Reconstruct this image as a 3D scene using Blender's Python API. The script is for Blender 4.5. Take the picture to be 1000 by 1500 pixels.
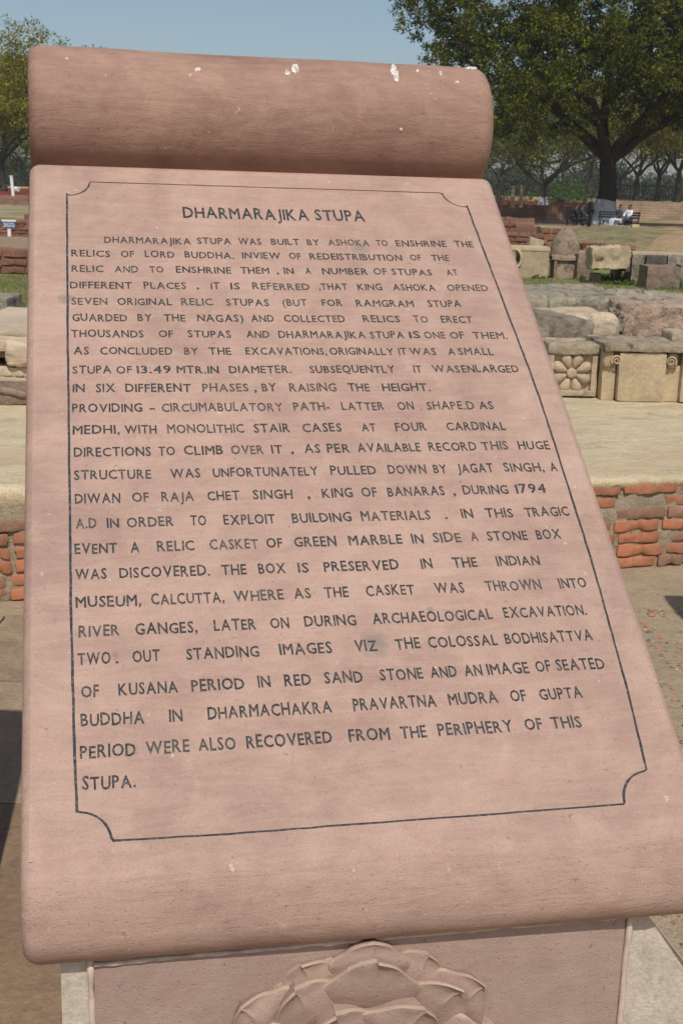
import bpy, math, random
import numpy as np
from mathutils import Vector, Matrix, noise

for o in list(bpy.data.objects):
    bpy.data.objects.remove(o, do_unlink=True)
scn = bpy.context.scene
COL = scn.collection
R = math.radians

# ---------------------------------------------------------------- camera
CAM_Z = 1.6
FPX = 1850.0
ROLL = R(1.7)
PITCH = math.atan((750 - 283) * math.cos(ROLL) / FPX)
cam_d = bpy.data.cameras.new('camera')
cam = bpy.data.objects.new('camera', cam_d)
COL.objects.link(cam)
cam_d.sensor_fit = 'VERTICAL'
cam_d.sensor_height = 36.0
cam_d.sensor_width = 24.0
cam_d.lens = 36.0 * FPX / 1500.0
cam_d.clip_start = 0.05
cam_d.clip_end = 3000
_f = Vector((0, math.cos(PITCH), -math.sin(PITCH)))
_r0 = Vector((1, 0, 0)); _u0 = _r0.cross(_f)
_r = _r0 * math.cos(ROLL) + _u0 * math.sin(ROLL)
_u = -_r0 * math.sin(ROLL) + _u0 * math.cos(ROLL)
M = Matrix((( _r.x, _u.x, -_f.x, 0), (_r.y, _u.y, -_f.y, 0), (_r.z, _u.z, -_f.z, CAM_Z), (0, 0, 0, 1)))
cam.matrix_world = M
scn.camera = cam
cam_d.dof.use_dof = True
cam_d.dof.focus_distance = 2.0
cam_d.dof.aperture_fstop = 29.0

# ---------------------------------------------------------------- sky and sun
SUN_D = Vector((-0.10, 0.68, -1.0)).normalized()
world = bpy.data.worlds.new('World'); scn.world = world
world.use_nodes = True
wn = world.node_tree; wn.nodes.clear()
sky = wn.nodes.new('ShaderNodeTexSky'); sky.sky_type = 'NISHITA'; sky.sun_disc = False
sky.sun_elevation = math.asin(-SUN_D.z)
sky.sun_rotation = math.atan2(-SUN_D.x, -SUN_D.y)
sky.air_density = 1.0; sky.dust_density = 1.6; sky.ozone_density = 1.0; sky.altitude = 80
bg = wn.nodes.new('ShaderNodeBackground'); bg.inputs[1].default_value = 0.093
wo = wn.nodes.new('ShaderNodeOutputWorld')
wn.links.new(sky.outputs[0], bg.inputs[0]); wn.links.new(bg.outputs[0], wo.inputs[0])
sun_d = bpy.data.lights.new('sun', 'SUN'); sun_d.energy = 3.3; sun_d.angle = R(0.53)
sun_d.color = (1.0, 0.955, 0.89)
sun = bpy.data.objects.new('sun', sun_d); COL.objects.link(sun)
sun.rotation_euler = SUN_D.to_track_quat('-Z', 'Y').to_euler()
sun.location = (0, -5, 12)
scn.view_settings.view_transform = 'Standard'
scn.view_settings.look = 'None'
scn.view_settings.exposure = 0.0
scn.view_settings.gamma = 1.0
scn.view_settings.use_curve_mapping = False
scn.render.engine = 'CYCLES'
scn.cycles.max_bounces = 6
scn.cycles.transparent_max_bounces = 4

# ---------------------------------------------------------------- helpers
def ray(x, y):
    return _f + _r * ((x - 500) / FPX) - _u * ((y - 750) / FPX)
def onz(x, y, z=0.0):
    d = ray(x, y); t = (z - CAM_Z) / d.z
    return Vector((d.x * t, d.y * t, z))
def ony(x, y, Y):
    d = ray(x, y); t = Y / d.y
    return Vector((d.x * t, Y, CAM_Z + d.z * t))

WMX = {}
def wm(o):
    return WMX.get(o.name, Matrix.Identity(4))
def setm(o, m):
    p = o.parent
    WMX[o.name] = m
    o.matrix_basis = (wm(p).inverted() @ m) if p else m
def empty(name, loc, rz=0.0):
    o = bpy.data.objects.new(name, None); COL.objects.link(o)
    o.empty_display_size = 0.2
    setm(o, Matrix.Translation(loc) @ Matrix.Rotation(rz, 4, 'Z'))
    return o
def tag(o, label=None, cat=None, group=None, kind=None):
    if label: o['label'] = label
    if cat: o['category'] = cat
    if group: o['group'] = group
    if kind: o['kind'] = kind
    return o
def mesh_of(name, vs, fs, mat=None, smooth=False, angle=None):
    me = bpy.data.meshes.new(name)
    me.from_pydata([tuple(v) for v in vs], [], [tuple(f) for f in fs])
    me.validate(); me.update()
    if mat: me.materials.append(mat)
    if smooth:
        me.shade_smooth()
        if angle: me.set_sharp_from_angle(angle=R(angle))
    return me
def link(name, me, parent=None, mat_w=None, mat=None):
    """object of mesh me; mat_w is its matrix in the parent's frame"""
    o = bpy.data.objects.new(name, me); COL.objects.link(o)
    if parent: o.parent = parent
    b = mat_w or Matrix.Identity(4)
    o.matrix_basis = b
    WMX[o.name] = (wm(parent) if parent else Matrix.Identity(4)) @ b
    return o
def add(name, vs, fs, mat, parent=None, mat_w=None, smooth=False, angle=None):
    return link(name, mesh_of(name, vs, fs, mat, smooth, angle), parent, mat_w)
def copy_tree(o, parent=None, m=None):
    c = o.copy(); COL.objects.link(c); c.parent = parent
    if m is not None:
        c.matrix_basis = m
    WMX[c.name] = (wm(parent) if parent else Matrix.Identity(4)) @ c.matrix_basis
    for ch in list(o.children): copy_tree(ch, c)
    return c
def TR(x=0, y=0, z=0, rz=0, rx=0, ry=0, s=None):
    m = Matrix.Translation((x, y, z)) @ Matrix.Rotation(rz, 4, 'Z') @ Matrix.Rotation(ry, 4, 'Y') @ Matrix.Rotation(rx, 4, 'X')
    if s: m = m @ Matrix.Diagonal((s[0], s[1], s[2], 1))
    return m
def box(x0, y0, z0, x1, y1, z1):
    v = [(x0,y0,z0),(x1,y0,z0),(x1,y1,z0),(x0,y1,z0),(x0,y0,z1),(x1,y0,z1),(x1,y1,z1),(x0,y1,z1)]
    f = [(0,3,2,1),(4,5,6,7),(0,1,5,4),(1,2,6,5),(2,3,7,6),(3,0,4,7)]
    return v, f
def joinvf(lst):
    V = []; Fs = []
    for v, f in lst:
        n = len(V); V += list(v); Fs += [tuple(i + n for i in q) for q in f]
    return V, Fs
def rough_box(L, W, H, seed=0, amp=0.02, rnd=0.02, n=(6, 4, 4), freq=3.0, taper=0.0, chip=0.0):
    """stone block centred in x,y with its foot at z=0: rounded corners, uneven faces"""
    nx, ny, nz = n
    idx = {}; V = []; Fs = []
    def vid(i, j, k):
        key = (i, j, k)
        if key in idx: return idx[key]
        p = Vector((i / nx - .5, j / ny - .5, k / nz - .5))
        q = Vector((p.x * L, p.y * W, p.z * H))
        h = Vector((L / 2, W / 2, H / 2))
        inner = Vector([max(-h[a] + rnd, min(h[a] - rnd, q[a])) for a in range(3)])
        d = q - inner
        if d.length > 1e-6: q = inner + d.normalized() * min(rnd, d.length)
        nn = noise.noise_vector(q * freq + Vector((seed * 7.3, seed * 3.1, seed)))
        n2 = noise.noise_vector(q * freq * 3.1 + Vector((seed * 2.3, seed * 5.1, seed)))
        q = q + nn * amp + n2 * amp * .45
        if chip:
            n3 = noise.cell(q * freq * 2.2 + Vector((seed, 0, 0))) - .5; n4 = noise.noise(q * freq * 7 + Vector((seed, 3, 0)))
            q = q + (q - inner + (q * .3)).normalized() * (n3 * amp * chip + n4 * amp * chip * .5)
        tf = 1 - taper * (p.z + .5)
        V.append((q.x * tf, q.y * tf, q.z + H / 2)); idx[key] = len(V) - 1
        return idx[key]
    for k in (0, nz):
        for i in range(nx):
            for j in range(ny):
                a = [vid(i, j, k), vid(i+1, j, k), vid(i+1, j+1, k), vid(i, j+1, k)]
                Fs.append(a if k else a[::-1])
    for j in (0, ny):
        for i in range(nx):
            for k in range(nz):
                a = [vid(i, j, k), vid(i+1, j, k), vid(i+1, j, k+1), vid(i, j, k+1)]
                Fs.append(a[::-1] if j else a)
    for i in (0, nx):
        for j in range(ny):
            for k in range(nz):
                a = [vid(i, j, k), vid(i, j+1, k), vid(i, j+1, k+1), vid(i, j, k+1)]
                Fs.append(a if i else a[::-1])
    return V, Fs
def tube(pts, rad, seg=8, cap=True):
    """tapered tube through pts"""
    V = []; Fs = []
    pts = [Vector(p) for p in pts]
    n = len(pts)
    up = Vector((0.3, 0.2, 1)).normalized()
    for i, p in enumerate(pts):
        d = (pts[min(i+1, n-1)] - pts[max(i-1, 0)]).normalized()
        a = d.cross(Vector((1, 0, 0)) if abs(d.x) < .8 else Vector((0, 1, 0))).normalized()
        if i:
            a = (pa - d * pa.dot(d)).normalized()
        pa = a
        b = d.cross(a)
        for s in range(seg):
            t = 2 * math.pi * s / seg
            V.append(p + (a * math.cos(t) + b * math.sin(t)) * rad[i])
    for i in range(n - 1):
        for s in range(seg):
            s2 = (s + 1) % seg
            Fs.append((i*seg+s, i*seg+s2, (i+1)*seg+s2, (i+1)*seg+s))
    if cap:
        Fs.append(tuple(range(seg))[::-1]); Fs.append(tuple(range((n-1)*seg, n*seg)))
    return V, Fs

# ---------------------------------------------------------------- materials
class NT:
    def __init__(s, name, rough=0.85, spec=0.25):
        s.m = bpy.data.materials.new(name); s.m.use_nodes = True
        s.t = s.m.node_tree; s.b = s.t.nodes['Principled BSDF']
        s.b.inputs['Roughness'].default_value = rough
        s.b.inputs['Specular IOR Level'].default_value = spec
        s.tc = s.t.nodes.new('ShaderNodeTexCoord')
    def n(s, k, **kw):
        nd = s.t.nodes.new(k)
        for a, v in kw.items(): setattr(nd, a, v)
        return nd
    def l(s, a, b): s.t.links.new(a, b)
    def coord(s, scale=(1, 1, 1), which='Object', loc=(0, 0, 0)):
        mp = s.n('ShaderNodeMapping'); mp.inputs['Scale'].default_value = scale; mp.inputs['Location'].default_value = loc
        s.l(s.tc.outputs[which], mp.inputs[0]); return mp.outputs[0]
    def noise(s, scale, detail=5, rough=.6, co=None, dist=0.0):
        nd = s.n('ShaderNodeTexNoise'); nd.inputs['Scale'].default_value = scale
        nd.inputs['Detail'].default_value = detail; nd.inputs['Roughness'].default_value = rough
        nd.inputs['Distortion'].default_value = dist
        s.l(co or s.tc.outputs['Object'], nd.inputs['Vector']); return nd.outputs['Fac']
    def ramp(s, fac, stops, interp='LINEAR'):
        nd = s.n('ShaderNodeValToRGB'); cr = nd.color_ramp; cr.interpolation = interp
        while len(cr.elements) < len(stops): cr.elements.new(.5)
        for e, (p, c) in zip(cr.elements, stops):
            e.position = p; e.color = (*c, 1) if isinstance(c, tuple) else (c, c, c, 1)
        s.l(fac, nd.inputs[0]); return nd.outputs[0]
    def mix(s, fac, a, b, mode='MIX'):
        nd = s.n('ShaderNodeMix', data_type='RGBA', blend_type=mode)
        for v, i in ((fac, 0), (a, 6), (b, 7)):
            if isinstance(v, (int, float)): nd.inputs[i].default_value = v if i == 0 else (v, v, v, 1)
            elif isinstance(v, tuple): nd.inputs[i].default_value = (*v, 1)
            else: s.l(v, nd.inputs[i])
        return nd.outputs[2]
    def math(s, op, a, b=0.0):
        nd = s.n('ShaderNodeMath', operation=op)
        for v, i in ((a, 0), (b, 1)):
            if isinstance(v, (int, float)): nd.inputs[i].default_value = v
            else: s.l(v, nd.inputs[i])
        return nd.outputs[0]
    def color(s, c): s.l(c, s.b.inputs['Base Color'])
    def bump(s, h, strength=.4, dist=.01):
        nd = s.n('ShaderNodeBump'); nd.inputs['Strength'].default_value = strength; nd.inputs['Distance'].default_value = dist
        s.l(h, nd.inputs['Height'])
        prev = s.b.inputs['Normal']
        if prev.is_linked: s.l(prev.links[0].from_socket, nd.inputs['Normal'])
        s.l(nd.outputs[0], prev)
    def rnd(s):
        nd = s.n('ShaderNodeObjectInfo'); return nd.outputs['Random']

def mat_sandstone(name, base, dark, light, streak=1.0, smudges=(), worn=None):
    m = NT(name, .72, .3)
    co = m.coord((3.2, 26, 14))                    # fine streaks running across the slab
    st = m.noise(3.0, 7, .68, co, .9)
    big = m.noise(3.5, 5, .62, dist=1.2)
    mid = m.noise(16, 5, .65, dist=.6)
    fine = m.noise(520, 3, .7)
    c = m.mix(m.ramp(big, [(.34, 0.0), (.60, 1.0)]), dark, base)
    mo = m.noise(7, 6, .7, m.coord((1, 1.6, 1), loc=(2, 7, 1)), 1.5)
    c = m.mix(m.math('MULTIPLY', m.ramp(mo, [(.50, 0.0), (.62, 1.0)]), .40), c, dark)
    c = m.mix(m.math('MULTIPLY', m.ramp(mid, [(.44, 0.0), (.72, 1.0)]), .55), c, light)
    c = m.mix(m.math('MULTIPLY', m.ramp(st, [(.36, 1.0), (.56, 0.0)]), .30 * streak), c, dark)
    # brushed-on bands of slip
    wv = m.noise(2.0, 6, .6, m.coord((1.4, 9, 6), loc=(3, 1, 2)), 2.2)
    c = m.mix(m.math('MULTIPLY', m.ramp(wv, [(.47, 0.0), (.53, 1.0), (.60, 0.0)]), .22), c, light)
    sp = m.noise(95, 2, .5)
    c = m.mix(m.math('MULTIPLY', m.ramp(sp, [(.70, 0.0), (.76, 1.0)]), .5), c, (.16, .09, .075))
    sl = m.noise(70, 2, .5, m.coord(loc=(5, 5, 5)))
    c = m.mix(m.math('MULTIPLY', m.ramp(sl, [(.71, 0.0), (.78, 1.0)]), .45), c, (.72, .62, .5))
    g = m.ramp(fine, [(.3, .86), (.7, 1.12)])
    c = m.mix(1.0, c, g, 'MULTIPLY')
    for (sx_, sy_, sr) in smudges:
        dn = m.n('ShaderNodeVectorMath', operation='DISTANCE'); m.l(m.tc.outputs['Object'], dn.inputs[0]); dn.inputs[1].default_value = (sx_, sy_, 0)
        dd = m.math('ADD', m.math('DIVIDE', dn.outputs['Value'], sr), m.math('MULTIPLY', m.math('SUBTRACT', m.noise(60, 4, .7), .5), 1.6))
        c = m.mix(m.math('MULTIPLY', m.ramp(dd, [(.35, 1.0), (1.0, 0.0)]), .5), c, (.16, .15, .135))
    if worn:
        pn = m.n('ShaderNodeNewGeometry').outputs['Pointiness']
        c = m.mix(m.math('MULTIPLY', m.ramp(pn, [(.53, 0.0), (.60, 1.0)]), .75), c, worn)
        c = m.mix(m.math('MULTIPLY', m.ramp(pn, [(.40, 1.0), (.48, 0.0)]), .45), c, (.17, .13, .09))  # concave creases tinted darker
    m.color(c)
    pit = m.noise(210, 2, .5, m.coord(loc=(1, 2, 3)))
    m.bump(m.ramp(pit, [(.62, 1.0), (.72, 0.0)]), .5, .0012); m.bump(fine, .45, .0014); m.bump(st, .35 * streak, .004); m.bump(mid, .25, .006)
    return m.m
def mat_stone(name, c1, c2, c3, scale=4.0, stain=(.12, .11, .095), stain_amt=.6, bump=.6, spot=True, zstretch=1.0):
    m = NT(name, .92, .15)
    co = m.coord((1, 1, zstretch))
    a = m.noise(scale, 6, .65, co, .5); b = m.noise(scale * 5, 6, .7, co); c_ = m.noise(scale * 28, 4, .7, co)
    c = m.mix(m.ramp(a, [(.33, 0.0), (.66, 1.0)]), c1, c2)
    c = m.mix(m.ramp(b, [(.42, 0.0), (.68, .85)]), c, c3)
    s = m.noise(scale * 1.7, 7, .75, m.coord((1, 1, zstretch), loc=(9, 2, 4)), .8)
    c = m.mix(m.math('MULTIPLY', m.ramp(s, [(.5, 0.0), (.62, 1.0)]), stain_amt), c, stain)
    c = m.mix(1.0, c, m.ramp(c_, [(.25, .78), (.75, 1.2)]), 'MULTIPLY')
    ov = m.ramp(m.rnd(), [(0, .86), (1, 1.12)])
    c = m.mix(1.0, c, ov, 'MULTIPLY')
    m.color(c); m.bump(c_, bump * .5, .006); m.bump(b, bump, .02)
    return m.m
def mat_brick(name, cols, grime=(.10, .075, .055), amt=.55):
    m = NT(name, .9, .15)
    base = m.ramp(m.rnd(), cols)
    a = m.noise(14, 6, .7, dist=.4); b = m.noise(60, 4, .7); c_ = m.noise(260, 3, .7)
    c = m.mix(m.math('MULTIPLY', m.ramp(a, [(.48, 0.0), (.66, 1.0)]), amt), base, grime)
    c = m.mix(m.math('MULTIPLY', m.ramp(b, [(.58, 0.0), (.70, 1.0)]), .45), c, (.42, .33, .22))
    c = m.mix(1.0, c, m.ramp(c_, [(.3, .8), (.7, 1.18)]), 'MULTIPLY')
    m.color(c); m.bump(b, .6, .006); m.bump(c_, .4, .002)
    return m.m
def mat_plain(name, c, rough=.7, var=.12, scale=8.0, spec=.3):
    m = NT(name, rough, spec)
    a = m.noise(scale, 5, .65)
    m.color(m.mix(1.0, c, m.ramp(a, [(.3, 1 - var), (.7, 1 + var)]), 'MULTIPLY'))
    return m.m
def mat_leaf(name, c1, c2, c3):
    m = NT(name, .55, .16)
    g = m.n('ShaderNodeNewGeometry').outputs['Random Per Island']
    c = m.ramp(g, [(0.0, c1), (.55, c2), (1.0, c3)])
    a = m.noise(.35, 3, .6)
    c = m.mix(1.0, c, m.ramp(a, [(.35, .72), (.65, 1.25)]), 'MULTIPLY')
    m.color(c)
    tr = m.n('ShaderNodeBsdfTranslucent'); m.l(c, tr.inputs[0])
    mx = m.n('ShaderNodeMixShader'); mx.inputs[0].default_value = .28
    out = m.t.nodes['Material Output']
    m.l(m.b.outputs[0], mx.inputs[1]); m.l(tr.outputs[0], mx.inputs[2]); m.l(mx.outputs[0], out.inputs[0])
    return m.m
def mat_bark(name, c1, c2):
    m = NT(name, .95, .1)
    a = m.noise(5, 7, .7, m.coord((3, 3, .6)))
    m.color(m.mix(m.ramp(a, [(.35, 0.0), (.65, 1.0)]), c1, c2)); m.bump(a, .8, .06)
    return m.m

M_SAND = mat_sandstone('pink_sandstone', (.462, .301, .234), (.345, .218, .172), (.530, .370, .284))
M_FACE = mat_sandstone('inscribed_pink_sandstone', (.462, .301, .234), (.345, .218, .172), (.530, .370, .284), 1.0, [(-.354, .303, .016), (.135, .442, .020), (.032, -.350, .024), (.118, -.30, .007), (-.30, -.35, .006)])
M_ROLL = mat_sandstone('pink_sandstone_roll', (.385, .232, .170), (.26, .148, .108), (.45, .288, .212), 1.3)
M_PED = mat_sandstone('red_sandstone_panel', (.41, .285, .232), (.34, .232, .188), (.46, .345, .275), .6)
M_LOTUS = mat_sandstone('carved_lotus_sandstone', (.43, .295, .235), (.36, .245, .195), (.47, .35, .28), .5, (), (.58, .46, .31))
M_SLABP = mat_stone('pale_pinkish_slab', (.56, .44, .31), (.60, .48, .34), (.50, .39, .28), 3, (.30, .24, .18), .35, .5, zstretch=6)
M_CONC = mat_stone('pale_cement', (.56, .48, .39), (.61, .53, .43), (.50, .43, .35), 6, (.3, .26, .2), .3, .25)
def mat_paint():
    m = NT('worn_letter_paint', .7, .25)
    a = m.noise(90, 4, .7); b = m.noise(500, 2, .6)
    c = m.mix(m.ramp(a, [(.35, 0.0), (.65, 1.0)]), (.018, .026, .034), (.050, .060, .070))
    c = m.mix(m.math('MULTIPLY', m.ramp(m.rnd(), [(.70, 0.0), (1.0, 1.0)]), .35), c, (.16, .14, .12))
    w = m.math('MULTIPLY', m.ramp(m.noise(260, 3, .65, m.coord(loc=(4, 4, 1))), [(.54, 0.0), (.62, 1.0)]), .38)
    c = m.mix(w, c, (.36, .27, .21))
    m.color(c); m.bump(b, .5, .0008)
    return m.m
M_PAINT = mat_paint()
M_WALLV = mat_plain('cut_stone_edge', (.50, .41, .30), .85, .3, 200)
M_MORTB = mat_plain('pale_mortar_bead', (.58, .46, .36), .9, .25, 60)
def mat_guano():
    m = NT('white_bird_dropping', .85, .2)
    a = m.ramp(m.noise(190, 4, .7), [(.40, 0.0), (.56, 1.0)])
    m.color(m.mix(a, (.44, .31, .24), (.72, .70, .66))); return m.m
M_GUANO = mat_guano()
M_CREAM = mat_stone('cream_sandstone', (.50, .39, .265), (.58, .455, .31), (.42, .33, .235), 4.2, (.19, .17, .135), .65, .8)
M_CREAM2 = mat_stone('ochre_sandstone', (.50, .385, .235), (.58, .46, .29), (.42, .33, .22), 3.0, (.22, .19, .14), .4, .5)
M_WEATH = mat_stone('grey_weathered_stone', (.27, .235, .18), (.38, .32, .235), (.20, .175, .14), 3.5, (.09, .08, .068), .75, 1.0)
M_CAP = mat_stone('stained_cream_cap', (.36, .295, .205), (.50, .40, .27), (.26, .22, .165), 4.5, (.10, .09, .075), .9, .8)
M_GREYR = mat_stone('grey_lichen_rock', (.34, .295, .215), (.47, .41, .30), (.25, .215, .165), 3.0, (.13, .115, .09), .85, 1.4)
M_REDR = mat_stone('red_broken_sandstone', (.46, .325, .235), (.52, .385, .28), (.36, .25, .185), 4.0, (.11, .09, .08), .8, 1.2)
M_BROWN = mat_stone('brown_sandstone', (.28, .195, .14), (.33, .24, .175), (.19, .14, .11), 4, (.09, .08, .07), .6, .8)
M_DARKST = mat_stone('dark_block_stone', (.115, .10, .085), (.16, .14, .115), (.085, .075, .065), 4, (.05, .05, .045), .6, .8)
M_PLAST = mat_stone('lime_plaster_top', (.47, .385, .265), (.53, .44, .31), (.42, .345, .24), 1.6, (.30, .26, .19), .5, .6)
M_BRICK = mat_brick('orange_red_brick', [(0, (.46, .17, .09)), (.3, (.52, .21, .11)), (.5, (.38, .18, .11)), (.7, (.48, .19, .10)), (.85, (.36, .21, .14)), (1, (.30, .17, .11))], (.16, .115, .08), .5)
M_BRICKO = mat_brick('old_brown_brick', [(0, (.25, .115, .075)), (.4, (.31, .14, .09)), (.7, (.20, .10, .07)), (1, (.36, .17, .105))], amt=.7)
M_MORT = mat_stone('lime_mortar', (.42, .34, .235), (.52, .43, .30), (.32, .26, .18), 26, (.12, .10, .075), .45, .6)
M_BARK = mat_bark('neem_bark', (.030, .024, .019), (.065, .052, .042))
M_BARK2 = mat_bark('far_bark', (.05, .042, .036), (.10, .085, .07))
M_WHITEW = mat_stone('worn_shaded_whitewash', (.40, .41, .41), (.50, .51, .50), (.30, .30, .29), 3, (.15, .14, .13), .5, 1.2, zstretch=.3)  # grey base puts the trunk foot's shade into the whitewash colour
M_WPAINT = mat_plain('white_paint', (.78, .78, .76), .5, .08, 8)
M_BLUEP = mat_plain('blue_notice_paint', (.045, .085, .22), .5, .15, 40)
M_LEAF = mat_leaf('neem_leaves', (.022, .040, .005), (.075, .100, .009), (.25, .215, .018))
M_LEAFY = mat_leaf('yellowish_leaves', (.10, .12, .016), (.23, .21, .026), (.40, .31, .045))
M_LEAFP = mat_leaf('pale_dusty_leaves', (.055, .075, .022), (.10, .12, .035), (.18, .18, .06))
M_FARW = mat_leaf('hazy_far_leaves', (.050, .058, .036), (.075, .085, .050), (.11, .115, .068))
M_DOME = mat_stone('lichened_dome', (.33, .245, .175), (.40, .31, .22), (.25, .19, .14), 3, (.11, .09, .07), .8, 1.0)
M_WEED = mat_leaf('green_weeds', (.05, .10, .018), (.09, .16, .03), (.16, .22, .06))
M_FENCE = mat_plain('dark_iron_fence', (.05, .055, .045), .7, .3)
M_WALLRED = mat_stone('red_painted_wall', (.22, .055, .04), (.28, .075, .05), (.17, .05, .04), 2, (.12, .05, .04), .4, .3)
M_WALLYEL = mat_plain('yellow_coping', (.50, .40, .20), .8, .15)
# ================================================================ the place
# ---- ground
def ground_mat():
    m = NT('dusty_ground', .97, .08)
    pos = m.coord((1, 1, 1))
    sep = m.n('ShaderNodeSeparateXYZ'); m.l(pos, sep.inputs[0])
    a = m.noise(.22, 7, .65, dist=.6); b = m.noise(1.7, 6, .7); c_ = m.noise(16, 5, .7); d = m.noise(130, 3, .7)
    dirt = m.mix(m.ramp(b, [(.35, 0.0), (.65, 1.0)]), (.31, .24, .155), (.40, .315, .205))
    dirt = m.mix(m.math('MULTIPLY', m.ramp(c_, [(.5, 0.0), (.7, 1.0)]), .5), dirt, (.22, .17, .115))
    red = m.noise(34, 3, .6, m.coord(loc=(4, 4, 0)))
    dirt = m.mix(m.math('MULTIPLY', m.ramp(red, [(.62, 0.0), (.67, 1.0)]), .7), dirt, (.33, .16, .095))
    grass = m.mix(m.ramp(c_, [(.38, 0.0), (.62, 1.0)]), (.11, .15, .038), (.25, .24, .095))
    grass = m.mix(m.ramp(b, [(.58, 0.0), (.75, .6)]), grass, (.33, .28, .15))
    # grass grows only beyond the brick platform, patchily
    far = m.n('ShaderNodeMapRange'); far.inputs['From Min'].default_value = 10.5; far.inputs['From Max'].default_value = 11.5
    m.l(sep.outputs[1], far.inputs[0])
    lawn = m.n('ShaderNodeMapRange'); lawn.inputs['From Min'].default_value = 36; lawn.inputs['From Max'].default_value = 31
    m.l(sep.outputs[1], lawn.inputs[0])
    patch = m.ramp(a, [(.50, 0.0), (.58, 1.0)])
    gm = m.math('MULTIPLY', m.math('MAXIMUM', lawn.outputs[0], patch), far.outputs[0])
    c = m.mix(gm, dirt, grass)
    c = m.mix(1.0, c, m.ramp(d, [(.3, .8), (.7, 1.2)]), 'MULTIPLY')
    m.color(c); m.bump(c_, .5, .03); m.bump(d, .6, .006)
    return m.m
M_GROUND = ground_mat()
def gh(x, y):
    return 0.0
V = []; Fs = []
xs = np.concatenate([np.linspace(-900, -60, 8), np.linspace(-50, 60, 56), np.linspace(70, 900, 8)])
ys = np.concatenate([np.linspace(-60, -4, 4), np.linspace(0, 120, 80), np.linspace(140, 1500, 12)])
def bank(x, y):
    """the dry earth bank that the big tree's terrace stands on"""
    e = math.exp(-(((x - 18) / 16) ** 2)) * 0.0
    return e
for j, y in enumerate(ys):
    for i, x in enumerate(xs):
        z = 0.0
        if y > 12: z = .03 * noise.noise(Vector((x * .3, y * .3, 0)))
        V.append((x, y, z))
n = len(xs)
for j in range(len(ys) - 1):
    for i in range(n - 1):
        Fs.append((j*n+i, j*n+i+1, (j+1)*n+i+1, (j+1)*n+i))
g = add('ground', V, Fs, M_GROUND, smooth=True); tag(g, kind='structure')

# ---- paving of large sandstone slabs left of and behind the signboard
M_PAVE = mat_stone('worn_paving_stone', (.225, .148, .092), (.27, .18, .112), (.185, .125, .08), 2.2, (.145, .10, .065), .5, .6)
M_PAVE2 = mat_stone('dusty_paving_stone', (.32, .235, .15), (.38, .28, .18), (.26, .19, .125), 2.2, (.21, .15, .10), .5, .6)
pave = empty('paving', (0, 0, 0)); tag(pave, kind='structure')
rnd = random.Random(5)
jy = [-.6, .25, 1.12, 2.05, 3.02, 3.86, 4.52]
jx = [-3.4, -2.3, -1.42, -.55, .38]
for a in range(len(jy) - 1):
    for b in range(len(jx) - 1):
        off = .17 * (a % 2)
        x0, x1 = jx[b] + off, jx[b+1] + off; y0, y1 = jy[a], jy[a+1]
        v, f = rough_box(x1 - x0 - .006, y1 - y0 - .006, .05, seed=a * 7 + b, amp=.0015, rnd=.005, n=(5, 5, 2), freq=4)
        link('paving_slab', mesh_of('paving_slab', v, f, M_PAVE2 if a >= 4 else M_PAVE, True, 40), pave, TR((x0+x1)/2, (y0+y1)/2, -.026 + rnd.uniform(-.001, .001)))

# ---- brick walls
def brick_meshes(mat, nv, L, W, H, amp, rndc, n=(5, 2, 2), chip=.8):
    res = []
    for i in range(nv):
        v, f = rough_box(L, W, H, seed=i * 3 + 1, amp=amp, rnd=rndc, n=n, freq=13, chip=chip)
        res.append(mesh_of('brick', v, f, mat, True, 50))
    return res
BR = brick_meshes(M_BRICK, 14, .25, .12, .049, .0050, .009, (14, 4, 4), .8)
BRO = brick_meshes(M_BRICKO, 5, .30, .16, .085, .010, .015, (4, 2, 2))
def brick_wall(name, a, b, z0, courses, pitch, thick, meshes, ml, mh, label, cat='wall', seed=0, ragged=0, core_mat=None, group=None, missing=.03, core=True, dx=.02):
    a = Vector(a); b = Vector(b); L = (b - a).length; rz = math.atan2(b.y - a.y, b.x - a.x)
    rn = random.Random(seed)
    root = empty(name, (a.x, a.y, z0), rz)
    if cat: tag(root, label, cat, group)
    H = courses * pitch
    if core:
        if ragged: core_mat = M_BRICKO; H = (courses - ragged * .6) * pitch
        v, f = rough_box(L, thick - .03, H, seed=seed, amp=.013 if meshes is BR else .01, rnd=.01, n=(max(8, int(L / .03)) if L < 9 and meshes is BR else int(L / .2) + 2, 3, max(4, courses * 4)), freq=11)
        add('mortar', v, f, core_mat or M_MORT, root, TR(L / 2, thick / 2 + (-.006 if meshes is BR else .012), 0), True, 60)
    for c in range(courses):
        x = -rn.uniform(0, ml * .9) if c % 2 else 0.0
        frac = 1.0
        if ragged and c >= courses - ragged: frac = rn.uniform(.45, .95)
        while x < L:
            bl = ml * (rn.uniform(.85, 1.1) if rn.random() < .72 else rn.uniform(.42, .55))
            x1 = min(x + bl, L); x0 = max(x, 0.0)
            if x1 - x0 > ml * .12 and rn.random() > missing and (x0 + x1) / 2 < L * frac:
                w = x1 - x0 - dx * rn.uniform(.6, 1.3)
                link('brick', rn.choice(meshes), root,
                     TR((x0 + x1) / 2, .055 + rn.uniform(-.005, .010), c * pitch + (pitch - mh) * .5 + rn.uniform(-.002, .002),
                        rn.uniform(-.02, .02), 0, rn.uniform(-.02, .02), (w / .25 if meshes is BR else w / .30, 1, mh * rn.uniform(.92, 1.06) / (.049 if meshes is BR else .085))))
            x += bl
    return root

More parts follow.
